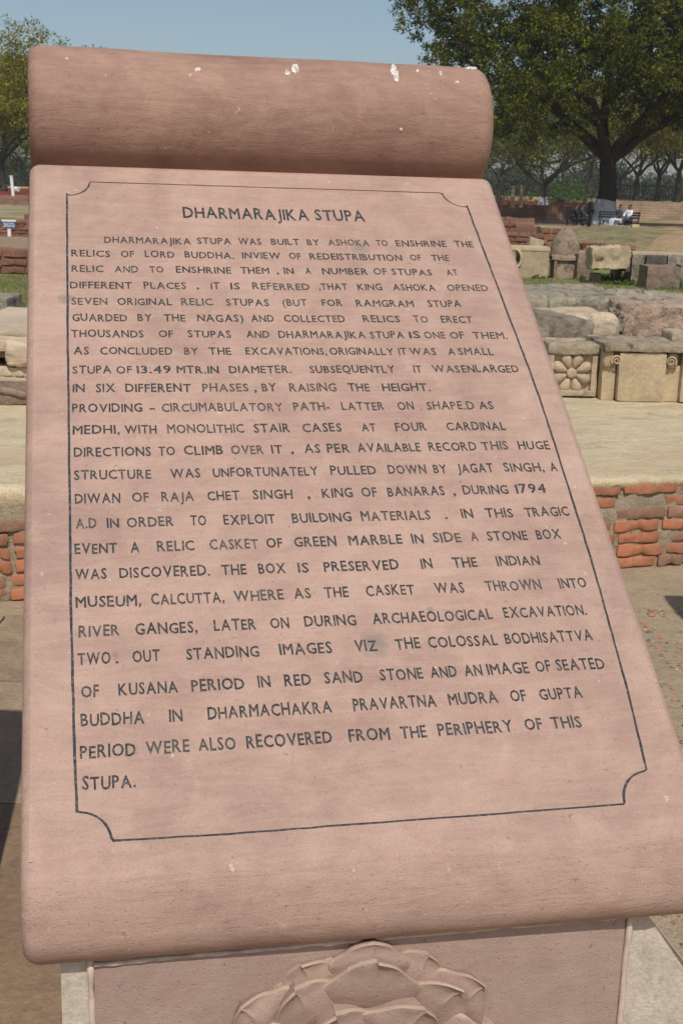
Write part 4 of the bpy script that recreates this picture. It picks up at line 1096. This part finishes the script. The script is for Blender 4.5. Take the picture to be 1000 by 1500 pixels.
# blue notice, white post, white stone
Y = 37; a = ony(15, 347, Y); t = ony(15, 322.5, Y)
nb = empty('blue_notice', (a.x, Y, a.z)); tag(nb, 'small blue notice with a white top edge on a white post, left of the signboard', 'sign')
H = t.z - a.z; pxm = Y / FPX
add('post', *box(-.055, -.03, 0, .035, .03, H * .8), M_WPAINT, nb)
add('board', *box(-10 * pxm, -.06, H * .56, 10 * pxm, -.035, H), M_BLUEP, nb)
add('top_band', *box(-10.2 * pxm, -.066, H * .92, 10.2 * pxm, -.03, H + .01), M_WPAINT, nb)
tl = joinvf([box(x0 * pxm, -.064, z * H, x1 * pxm, -.0605, z * H + .018) for z, segs in [(.80, [(-8, -4), (-3, 1), (2, 7)]), (.70, [(-7, -1), (0, 4), (5, 8)]), (.615, [(-8.5, -4), (-3, 3), (4, 8)])] for x0, x1 in segs])
add('text_rows', *tl, M_WPAINT, nb)
Y = 96; a = ony(20, 287, Y); t = ony(17, 258.5, Y)
add_ = add('marker_post', *joinvf([box(-.09, -.09, 0, .09, .09, t.z - a.z), box(-.12, -.12, t.z - a.z, .12, .12, t.z - a.z + .06)]), M_WPAINT, None, TR(a.x, Y, a.z, 0, 0, R(-4)))
tag(add_, 'thin white marker post leaning slightly, far away at the left', 'post')
add_ = add('whitewashed_stone', *rough_box(.62, .5, .36, 3, .05, .08, (6, 5, 4), 2), M_WPAINT, None, TR(ony(24, 281, 102).x, 102, ony(24, 281, 102).z), True)
tag(add_, 'white painted stone at the foot of the far left tree', 'stone')
add_ = add('whitewashed_stone', *rough_box(.25, .25, .62, 5, .02, .08, (4, 4, 5), 2, .5), M_WPAINT, None, TR(ony(841, 294, 148).x, 148, ony(841, 294, 148).z), True)
tag(add_, 'tiny white marker stone on the far wall left of the big tree', 'stone')
# ================================================================ trees
def limb_paths(rn, base, H, trunk_r, spread, fork_h, nlimbs, levels, lean=(0, 0), upward=.55, wob=.12, dirs=None):
    """list of (points, radii, level) and twig tips"""
    out = []; tips = []
    def grow(p, d, L, r, lev):
        n = 6 if lev < 2 else 4
        pts = [p]; rad = [r]
        q = Vector(p); dd = Vector(d).normalized()
        for k in range(n):
            dd = (dd + Vector((rn.gauss(0, wob), rn.gauss(0, wob), rn.gauss(0, wob * .7) + .05 * upward))).normalized()
            q = q + dd * (L / n); pts.append(q.copy()); rad.append(r * (1 - .5 * (k + 1) / n))
        out.append((pts, rad, lev))
        if lev >= levels:
            tips.append((q.copy(), dd.copy())); tips.append((pts[len(pts)//2].copy(), dd.copy())); return
        m = rn.choice([3, 3, 4]) if lev < levels - 1 else 4
        for k in range(m):
            i = min(n, max(2, int(n * (.45 + .55 * (k + 1) / m))))
            a = rn.uniform(0, 2 * math.pi)
            side = Vector((math.cos(a), math.sin(a), rn.uniform(-.25, .55)))
            nd = (dd * .62 + side * rn.uniform(.55, .95)).normalized()
            grow(pts[i], nd, L * rn.uniform(.55, .78), rad[i] * rn.uniform(.55, .75), lev + 1)
    b = Vector(base); top = b + Vector((lean[0], lean[1], fork_h))
    pts = []; rad = []
    for k in range(8):
        t = k / 7; p = b.lerp(top, t) + Vector((rn.gauss(0, trunk_r * .08), rn.gauss(0, trunk_r * .08), 0))
        pts.append(p); rad.append(trunk_r * (1.0 + .55 * (1 - t) ** 5 - .22 * t))
    out.append((pts, rad, 0))
    for k in range(nlimbs):
        if dirs: d = Vector(dirs[k])
        else:
            a = 2 * math.pi * (k + rn.uniform(-.25, .25)) / nlimbs
            d = Vector((math.cos(a) * spread, math.sin(a) * spread, 1)).normalized()
        grow(pts[-1] - Vector((0, 0, trunk_r * .4)), d, (H - fork_h) * rn.uniform(.42, .58), trunk_r * rn.uniform(.5, .66), 1)
    return out, tips
def leaf_mesh(name, centres, per, clump, size, mat, rs, aspect=.42, droop=.5):
    """many small leaf faces in clumps round the given points"""
    C = np.array([list(c) for c in centres]); N = len(C) * per
    c = np.repeat(C, per, axis=0)
    off = rs.normal(0, 1, (N, 3)); off /= np.linalg.norm(off, axis=1)[:, None] + 1e-9
    off *= (rs.rand(N, 1) ** .5) * clump; off[:, 2] *= .75
    p = c + off
    d = rs.normal(0, 1, (N, 3)); d[:, 2] -= droop; d /= np.linalg.norm(d, axis=1)[:, None]
    s = np.cross(d, rs.normal(0, 1, (N, 3))); s /= np.linalg.norm(s, axis=1)[:, None] + 1e-9
    sz = size * rs.uniform(.6, 1.35, (N, 1))
    a = p - d * sz * .5; b = p + s * sz * aspect * .5; e = p + d * sz * .5; f = p - s * sz * aspect * .5
    V = np.stack([a, b, e, f], 1).reshape(-1, 3)
    me = bpy.data.meshes.new(name)
    me.vertices.add(N * 4); me.vertices.foreach_set('co', V.astype(np.float32).ravel())
    me.loops.add(N * 4); me.loops.foreach_set('vertex_index', np.arange(N * 4, dtype=np.int32))
    me.polygons.add(N); me.polygons.foreach_set('loop_start', np.arange(0, N * 4, 4, dtype=np.int32))
    me.polygons.foreach_set('loop_total', np.full(N, 4, dtype=np.int32))
    me.update(); me.materials.append(mat); return me
def tree(name, x, y, z, H, tr, spread, fork, nl, levels, per, clump, size, lmat, bmat, label, seed, group=None, white=0.0, dirs=None, lean=(0, 0), extra=None, cat='tree', wob=.12, keep=1.0, shell=0, fill=0):
    rn = random.Random(seed); rs = np.random.RandomState(seed)
    root = empty(name, (x, y, z)); tag(root, label, cat, group)
    paths, tips = limb_paths(rn, (0, 0, 0), H, tr, spread, fork, nl, levels, lean, wob=wob, dirs=dirs)
    V = []; Fs = []; LV = []
    for pts, rad, lev in paths:
        vf = tube(pts, [max(r_, .012) for r_ in rad], [14, 9, 6, 4, 3, 3][min(lev, 5)], cap=False)
        (V if lev == 0 else LV).append(vf)
    add('trunk', *joinvf(V), bmat, root, None, True)
    add('limbs', *joinvf(LV), bmat, root, None, True)
    cs_ = [t[0] for t in tips if rn.random() < keep]
    if extra: cs_ += extra(rn, tips)
    if fill:
        zz = [t[0] for t in tips]; zc = sum((q for q in zz), Vector()) / len(zz)
        sx_ = max(abs(q.x - zc.x) for q in zz); sz_ = max(abs(q.z - zc.z) for q in zz)
        for _ in range(fill):
            d = Vector((rn.gauss(0, 1), rn.gauss(0, 1), rn.gauss(0, 1))).normalized() * rn.random() ** .4
            q = Vector((zc.x + d.x * sx_, zc.y + d.y * sx_, zc.z + d.z * sz_ * 1.1))
            if noise.noise(q * .45 + Vector((seed, 0, 0))) > -.02: cs_.append(q)
    if per: link('crown', leaf_mesh('crown', cs_, per, clump, size, lmat, rs), root)
    if white:
        pts, rad, _ = paths[0]; pp_ = []; rr_ = []
        for t in np.linspace(0, white / fork, 7):
            f_ = t * 7; i_ = min(6, int(f_)); g_ = f_ - i_
            pp_.append(Vector(pts[i_]).lerp(Vector(pts[i_+1]), g_)); rr_.append((rad[i_] * (1 - g_) + rad[i_+1] * g_) * 1.07)
        rr_[0] *= 1.12
        V, Fs = tube(pp_, rr_, 14)
        add('whitewash_band', [p_ + noise.noise_vector(Vector(p_) * 3) * .03 for p_ in V], Fs, M_WHITEW, root, None, True)
    return root
# big tree
Y = 76.0
b = ony(884, 331, Y)
px = Y / FPX
dirs = [(-.75, -.1, .62), (.62, .2, .75), (-.18, .3, 1.0), (.25, -.5, .8), (-.5, -.7, .5), (.9, -.3, .45)]
def more(rn, tips):
    """fill the crown's volume with further leaf clumps, leaving gaps"""
    out = []
    lobes = [(-4.5, -6, 7.6, 4, 2, 2.0), (3.5, -6, 7.9, 4, 2, 2.2), (8.5, -3, 6.9, 3, 2.4, 2.0), (-.5, -6.5, 9.6, 5, 2, 2.6), (-6.5, -5, 6.3, 2.2, 2, 1.5), (-11.5, -1, 13, 2.6, 3, 3.4), (-8.5, -2.5, 9.6, 3.6, 3, 2.6), (-6.2, -3, 7.4, 2.6, 2.6, 2.2), (-2.5, -4, 8.6, 4, 2.4, 2.6), (2.5, -4, 8.8, 4, 2.4, 2.8), (7.5, -2, 7.4, 4, 3, 2.6), (-5.5, 0, 9.5, 5.5, 4.5, 3.6), (0, 0, 11.5, 6.5, 5.5, 5.2), (5.5, 1, 10, 5.6, 5, 4.6), (-8.6, 0, 12.2, 4.6, 4, 3.2), (-1.5, -2.5, 7.2, 5.5, 3.5, 2.5), (4.5, -2, 6.9, 4.5, 3, 2.2), (-9.5, 0, 15.5, 4.2, 4, 3), (0, 0, 16, 7.5, 6, 4), (-5.6, -1, 5.6, 2.6, 2.4, 1.5)]
    for (cx, cy, cz, rx, ry, rz_) in lobes:
        n_ = int(rx * rz_ * ry * 5.0)
        for k in range(n_):
            d = Vector((rn.gauss(0, 1), rn.gauss(0, 1), rn.gauss(0, 1))).normalized() * (rn.random() ** .40)
            q = Vector((cx + d.x * rx, cy + d.y * ry, cz + d.z * rz_))
            if noise.noise(q * .55) + .5 * noise.noise(q * 1.3) > -.10: out.append(q)
    return out
tree('neem_tree', b.x, Y, b.z, 17, .58, .8, 4.0, 6, 4, 56, .50, .21, M_LEAF, M_BARK,
     'huge dark green tree with a whitewashed trunk foot, filling the upper right', 7, None, 1.45, dirs, extra=more)
# trees behind, right of the board
def bt(x, ybase, Yd, H, tr, fork, seed, label, name='tree', per=26, clump=1.0, size=.28, lm=None, lv=4, white=0, nl=4, spread=.8, wob=.22, keep=1.0, z=None, fill=420):
    b = ony(x, ybase, Yd)
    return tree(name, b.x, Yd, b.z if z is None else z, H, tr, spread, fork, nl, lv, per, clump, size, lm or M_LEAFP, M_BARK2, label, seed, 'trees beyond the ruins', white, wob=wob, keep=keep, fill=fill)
bt(794, 300, 118, 14.5, 0.33, 1.9, 21, 'spreading half-bare tree with a whitewashed foot, left of the big tree', per=29, white=.75, spread=1.2, keep=.8, lm=M_LEAF)
bt(730, 296, 150, 11, 0.22, 2.8, 22, 'thin tree just right of the signboard top, mostly bare branches', per=13, keep=.7)
bt(770, 292, 175, 14, 0.29, 3.7, 23, 'thin-leaved tree seen between the two stone pillars and the spreading tree', per=18)
bt(822, 292, 165, 13, 0.27, 4.1, 24, 'grey slender tree behind the spreading tree', per=16)
bt(930, 294, 140, 13, 0.26, 2.6, 25, 'yellowish tree right behind the big trunk', per=32, lm=M_LEAFY)
bt(962, 294, 150, 14, 0.29, 2.9, 26, 'dusty green tree at the right behind the stone wall', per=27)
bt(990, 296, 130, 12, 0.29, 3.0, 27, 'yellow-green tree close to the right edge behind the stone wall', per=29, lm=M_LEAFY)
bt(1030, 296, 140, 15, 0.32, 4.1, 28, 'tree cut by the right edge of the picture', per=29)
bt(862, 292, 180, 15, 0.32, 4.6, 29, 'hazy tree showing left of the big trunk', per=24)
bt(905, 292, 190, 16, 0.32, 2.8, 30, 'hazy tree showing right of the big trunk', per=21)
bt(700, 292, 170, 12, 0.29, 2.9, 32, 'hazy tree hidden mostly by the scroll of the signboard', per=18)
# left trees
bt(4, 279, 104, 12.8, 0.30, 2.3, 41, 'yellow-green tree with dark crooked branches at the left edge', per=45, size=.24, lm=M_LEAFY, clump=.75, spread=.9)
bt(-50, 276, 112, 13.5, 0.30, 3.0, 42, 'yellow-green tree cut off by the left edge', per=45, size=.26, lm=M_LEAFY, clump=.8, spread=1.0)
bt(62, 272, 125, 14.2, 0.27, 3.3, 43, 'pale green tree rising just behind the left end of the scroll', per=35, size=.26, clump=.8, spread=1.0)
bt(112, 270, 135, 15.6, 0.27, 4.1, 44, 'tree whose tips peep over the scroll at the left', per=32, size=.26, clump=.8, lm=M_LEAFY)
bt(35, 270, 170, 12, 0.29, 2.5, 45, 'hazy tree low behind the left fence', per=27)
# bush
def bush(x, ybase, Yd, w, h, label, mat, seed, n=60, per=60):
    b = ony(x, ybase, Yd); rn = random.Random(seed); rs = np.random.RandomState(seed)
    r_ = empty('bush', (b.x, Yd, b.z)); tag(r_, label, 'bush')
    cs_ = [Vector((rn.gauss(0, w * .33), rn.gauss(0, w * .3), abs(rn.gauss(h * .35, h * .3)))) for _ in range(n)]
    link('foliage', leaf_mesh('foliage', cs_, per, .3, .2, mat, rs), r_)
    add('stems', *joinvf([tube([(0, 0, 0), c * .5, c], [.05, .03, .015], 4, False) for c in cs_[:16]]), M_BARK2, r_, None, True)
bush(820, 296, 140, 5.5, 2.6, 'bright yellow-green bush between the spreading tree and the big trunk', M_WEED, 51, 90)
# undergrowth hedge and far wood, too dense to count
rs = np.random.RandomState(9); rn = random.Random(9)
def belt(name, x0, x1, Yd, depth, h, mat, n, per, clump, size, seed, z0=0.0):
    rn = random.Random(seed); rs = np.random.RandomState(seed); cs_ = []
    for k in range(n):
        x = rn.uniform(x0, x1); hh = h * (.65 + .5 * noise.noise(Vector((x * .11, seed, 0))) + .25 * noise.noise(Vector((x * .4, seed, 0))))
        cs_.append(Vector((x, Yd + rn.uniform(0, depth), z0 + rn.random() ** .8 * hh)))
    o = link(name, leaf_mesh(name, cs_, per, clump, size, mat, rs)); tag(o, kind='stuff'); return o
h1 = belt('hedge_growth', -95, 80, 158, 6, 3.0, M_LEAF, 900, 40, .9, .34, 3); tag(h1, 'dark hedge growth behind the boundary fence', 'hedge')
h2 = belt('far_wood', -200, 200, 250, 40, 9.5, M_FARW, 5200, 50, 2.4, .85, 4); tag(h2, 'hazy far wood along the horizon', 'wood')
# weeds at the feet of stones and grass
def weeds(name, spots, label, n, per, clump, size, mat, seed):
    rn = random.Random(seed); rs = np.random.RandomState(seed); cs_ = []
    for (xa, xb, yb_, hpx) in spots:
        for k in range(int(n * (xb - xa) / 10)):
            q = onz(rn.uniform(xa, xb), yb_ + rn.uniform(-1.0, 1.5), 0); hm = hpx * q.y / FPX
            cs_.append(Vector((q.x, q.y, rn.random() ** 1.4 * hm)))
    o = link(name, leaf_mesh(name, cs_, per, clump, size, mat, rs, .35, -.8)); tag(o, label, 'weeds', kind='stuff')
weeds('weeds', [(848, 868, 409, 9), (868, 905, 412, 9), (905, 925, 414, 8), (935, 950, 418, 14), (985, 1005, 421, 12), (780, 800, 408, 4), (880, 930, 417, 4), (950, 1005, 424, 4)], 'green leafy weeds growing round the feet of the standing stones', 9, 26, .07, .06, M_WEED, 3)
weeds('weeds', [(0, 36, 398, 7), (6, 40, 468, 8)], 'green weeds along the foot of the brick wall and grey block at the left', 12, 26, .08, .05, M_WEED, 5)
def blades(name, x0, x1, y0, y1, N, label, seed):
    rs = np.random.RandomState(seed)
    p = np.stack([rs.uniform(x0, x1, N), rs.uniform(y0, y1, N), np.zeros(N)], 1)
    keepm = np.array([noise.noise(Vector((a * .8, b_ * .8, 0))) > -.25 for a, b_ in p[:, :2]])
    p = p[keepm]; N = len(p)
    h = rs.uniform(.02, .065, N); an = rs.uniform(0, 2 * np.pi, N)
    w = .006
    dx = np.cos(an) * w; dy = np.sin(an) * w; lx = rs.normal(0, .02, N); ly = rs.normal(0, .02, N)
    a = p + np.stack([-dx, -dy, np.zeros(N)], 1); b_ = p + np.stack([dx, dy, np.zeros(N)], 1); c = p + np.stack([lx, ly, h], 1)
    V = np.stack([a, b_, c], 1).reshape(-1, 3).astype(np.float32)
    me = bpy.data.meshes.new(name); me.vertices.add(N*3); me.vertices.foreach_set('co', V.ravel())
    me.loops.add(N*3); me.loops.foreach_set('vertex_index', np.arange(N*3, dtype=np.int32))
    me.polygons.add(N); me.polygons.foreach_set('loop_start', np.arange(0, N*3, 3, dtype=np.int32)); me.polygons.foreach_set('loop_total', np.full(N, 3, dtype=np.int32))
    me.update(); me.materials.append(mat_leaf(name + '_blades', (.14, .15, .05), (.26, .25, .10), (.42, .36, .18)))
    o = link(name, me); tag(o, label, 'grass', kind='stuff')
blades('lawn_grass', -8, -2.4, 13.5, 26, 60000, 'short dry lawn grass left of the signboard', 3)
blades('lawn_grass', 2.2, 8.5, 14, 27, 70000, 'short dry lawn grass in front of the standing stones', 4)

# gravel and chips on the dusty ground
def chips(name, x0, x1, y0, y1, N, mats, label, seed, s0=.004, s1=.014):
    rn = random.Random(seed); vfs = []
    for k in range(N):
        x = rn.uniform(x0, x1); y = rn.uniform(y0, y1); s = rn.uniform(s0, s1) * (1 + 1.2 * (rn.random() < .05))
        v = [Vector((rn.uniform(.6, 1) * sx, rn.uniform(.6, 1) * sy, rn.uniform(.3, .7) * sz)) * s for sx, sy, sz in [(1,0,0),(0,1,0),(-1,0,0),(0,-1,0),(0,0,1),(0,0,-1)]]
        a = rn.uniform(0, 6.28); ca, sa = math.cos(a), math.sin(a)
        v = [(x + q.x * ca - q.y * sa + .2 * q.z, y + q.x * sa + q.y * ca, q.z + s * .15) for q in v]
        vfs.append((v, [(0,1,4),(1,2,4),(2,3,4),(3,0,4),(1,0,5),(2,1,5),(3,2,5),(0,3,5)]))
    V, Fs = joinvf(vfs); me = mesh_of(name, V, Fs, mats[0])
    for m_ in mats[1:]: me.materials.append(m_)
    for i, p_ in enumerate(me.polygons): p_.material_index = (i // 8 * 7919) % len(mats)
    o = link(name, me); tag(o, label, 'gravel', kind='stuff')
chips('gravel', .45, 2.6, 1.2, 4.9, 5000, [M_BROWN, M_BRICK, M_CREAM2, M_WEATH], 'small reddish and buff gravel on the dusty ground right of the pedestal', 8)
chips('brick_crumbs', -1.6, -.6, 3.9, 4.8, 260, [M_BRICK, M_CREAM2], 'brick crumbs on the paving at the foot of the platform', 9, .003, .009)

# ================================================================ people by the big tree
def skin(name, verts, edges, rad, mat, parent, mtx=None, sub=1, root=0):
    me = bpy.data.meshes.new(name); me.from_pydata(verts, edges, []); ob = bpy.data.objects.new(name, me); COL.objects.link(ob)
    md = ob.modifiers.new('s', 'SKIN'); sd = me.skin_vertices[0].data
    for i, r_ in enumerate(rad):
        sd[i].radius = (r_, r_) if not isinstance(r_, tuple) else r_
        sd[i].use_root = (i == root)
    ms = ob.modifiers.new('u', 'SUBSURF'); ms.levels = sub; ms.render_levels = sub
    dg = bpy.context.evaluated_depsgraph_get(); dg.update()
    nm = bpy.data.meshes.new_from_object(ob.evaluated_get(dg)); bpy.data.objects.remove(ob)
    nm.materials.clear(); nm.materials.append(mat)
    nm.shade_smooth()
    return link(name, nm, parent, mtx)
M_SKIN = mat_plain('brown_skin', (.17, .095, .06), .6, .1); M_HAIR = mat_plain('black_hair', (.012, .010, .009), .5, .2)
def person(x, y, z, rz, pose, shirt, trous, label, group=None):
    root = empty('person', (x, y, z), rz); tag(root, label, 'person', group)
    ms = mat_plain('shirt_cloth', shirt, .9, .12); mt = mat_plain('trouser_cloth', trous, .9, .12)
    if pose == 'stand':
        hip = Vector((0, 0, .92)); chest = Vector((0, 0, 1.28)); neck = Vector((0, -.01, 1.44)); head = Vector((0, -.03, 1.60))
        kn = [Vector((s * .11, -.02, .50)) for s in (-1, 1)]; an = [Vector((s * .12, .02, .08)) for s in (-1, 1)]
        el = [Vector((s * .27, .03, 1.12)) for s in (-1, 1)]; ha = [Vector((-.22, -.20, 1.05)), Vector((.24, -.10, .88))]
    else:
        lean = .10 if pose == 'lean' else -.03
        hip = Vector((0, 0, .50)); chest = Vector((0, -lean, .88)); neck = Vector((0, -lean * 1.5, 1.04)); head = Vector((0, -lean * 1.9 - .02, 1.20))
        kn = [Vector((s * .12, -.46, .50)) for s in (-1, 1)]; an = [Vector((s * .13, -.50 - (.08 if s > 0 else 0), .08)) for s in (-1, 1)]
        el = [Vector((s * .26, -.12 - lean, .74)) for s in (-1, 1)]; ha = [Vector((s * .10, -.36 - lean, .62)) for s in (-1, 1)]
    sh = [chest + Vector((s * .18, 0, .08)) for s in (-1, 1)]; hp = [hip + Vector((s * .10, 0, -.04)) for s in (-1, 1)]
    ft = [a_ + Vector((0, -.15, -.05)) for a_ in an]
    fin = [h_ + (h_ - e_).normalized() * .09 for h_, e_ in zip(ha, el)]
    vs = [hip, (hip + chest) / 2, chest, neck, neck.lerp(head, .45), head, head + Vector((0, -.005, .085)), sh[0], el[0], ha[0], fin[0], sh[1], el[1], ha[1], fin[1], hp[0], kn[0], an[0], ft[0], hp[1], kn[1], an[1], ft[1]]
    es = [(0,1),(1,2),(2,3),(3,4),(4,5),(5,6),(2,7),(7,8),(8,9),(9,10),(2,11),(11,12),(12,13),(13,14),(0,15),(15,16),(16,17),(17,18),(0,19),(19,20),(20,21),(21,22)]
    rd = [.125,.115,.135,.055,.075,.092,.06,.06,.042,.032,.03,.06,.042,.032,.03,.085,.058,.042,.035,.085,.058,.042,.035]
    skin('body', vs, es, rd, M_SKIN, root)
    skin('shirt', [hip - (chest - hip) * .12, (hip + chest) / 2, chest, chest.lerp(neck, .6), sh[0], sh[0].lerp(el[0], .9), sh[0].lerp(el[0], 1).lerp(ha[0], .6), sh[1], sh[1].lerp(el[1], .9), el[1].lerp(ha[1], .6)],
         [(0,1),(1,2),(2,3),(2,4),(4,5),(5,6),(2,7),(7,8),(8,9)], [.15,.14,.16,.09,.085,.062,.05,.085,.062,.05], ms, root)
    skin('trousers', [hip, hp[0], kn[0], an[0], hp[1], kn[1], an[1]], [(0,1),(1,2),(2,3),(0,4),(4,5),(5,6)], [.15,.11,.078,.062,.11,.078,.062], mt, root)
    skin('hair', [head + Vector((0, .03, -.02)), head + Vector((0, .02, .06)), head + Vector((0, -.02, .095))], [(0,1),(1,2)], [.095,.10,.07], M_HAIR, root)
    for s, f_ in zip((-1, 1), ft):
        add('shoe', *rough_box(.09, .27, .08, 3, .004, .03, (3, 5, 3), 5), M_HAIR, root, TR(f_.x, f_.y + .06, f_.z - .035), True)
    return root
def bench(x, y, z, rz, label, L=1.5):
    root = empty('park_bench', (x, y, z), rz); tag(root, label, 'bench')
    mm = mat_plain('dark_bench_paint', (.03, .032, .035), .5, .2)
    for k in range(4): add('seat_slat', *box(-L/2, -.22 + k * .11, .40, L/2, -.13 + k * .11, .43), mm, root)
    for k in range(3): add('back_slat', *box(-L/2, .24 + k * .02, .55 + k * .13, L/2, .265 + k * .02, .64 + k * .13), mm, root)
    for s in (-1, 1):
        add('leg', *box(s * L * .42 - .03, -.20, 0, s * L * .42 + .03, -.14, .40), mm, root)
        add('leg', *box(s * L * .42 - .03, .18, 0, s * L * .42 + .03, .24, .40), mm, root)
        add('back_post', *box(s * L * .42 - .025, .265, .38, s * L * .42 + .025, .30, .94), mm, root)
        add('armrest', *box(s * L * .46 - .03, -.2, .60, s * L * .46 + .03, .24, .63), mm, root)
zt_ = ony(865, 335, 69).z
def pp(x, Yd): return ony(x, 300, Yd).x
bench(pp(844, 71), 71, zt_, R(62), 'dark bench left of the big tree where two dark-clad people sit', 1.9)
bench(pp(921, 71), 71, zt_, R(-65), 'dark bench right of the big tree under the man in a white shirt', 1.3)
bench(pp(897, 72.2), 72.2, zt_, R(15), 'dark bench close to the foot of the big tree', 1.4)
person(pp(849, 71), 70.9, zt_, R(72), 'lean', (.035, .06, .06), (.03, .035, .05), 'person in dark clothes leaning on the bench left of the big tree')
person(pp(839, 71.8), 71.5, zt_, R(80), 'lean', (.03, .04, .055), (.03, .03, .04), 'person in dark blue sitting behind the other on the left bench')
person(pp(865, 69), 69, zt_, R(95), 'stand', (.02, .02, .024), (.02, .02, .025), 'person in black standing by the whitewashed trunk')
person(pp(907, 70.5), 70.5, zt_, R(-62), 'sit', (.05, .06, .09), (.55, .58, .66), 'person in a dark vest and white trousers sitting right of the trunk')
person(pp(921, 71), 70.9, zt_, R(-58), 'sit', (.74, .78, .86), (.035, .045, .08), 'person in a white shirt and dark trousers sitting on the right bench')
# ================================================================ the air: thin even haze over the whole place
def haze_box():
    V, Fs = box(-1200, -80, -1.0, 1200, 1600, 26)
    m = bpy.data.materials.new('haze_air'); m.use_nodes = True; t = m.node_tree; t.nodes.clear()
    out = t.nodes.new('ShaderNodeOutputMaterial'); vol = t.nodes.new('ShaderNodeVolumePrincipled')
    vol.inputs['Density'].default_value = HAZE; vol.inputs['Color'].default_value = (.86, .90, .95, 1); vol.inputs['Anisotropy'].default_value = .2
    t.links.new(vol.outputs[0], out.inputs['Volume'])
    o = add('haze', V, Fs, m); tag(o, 'thin pale haze in the air over the ruins', 'haze', kind='stuff')
HAZE = .0004
haze_box()
print('tris', sum(len(o.data.polygons) for o in bpy.data.objects if o.type == 'MESH'))
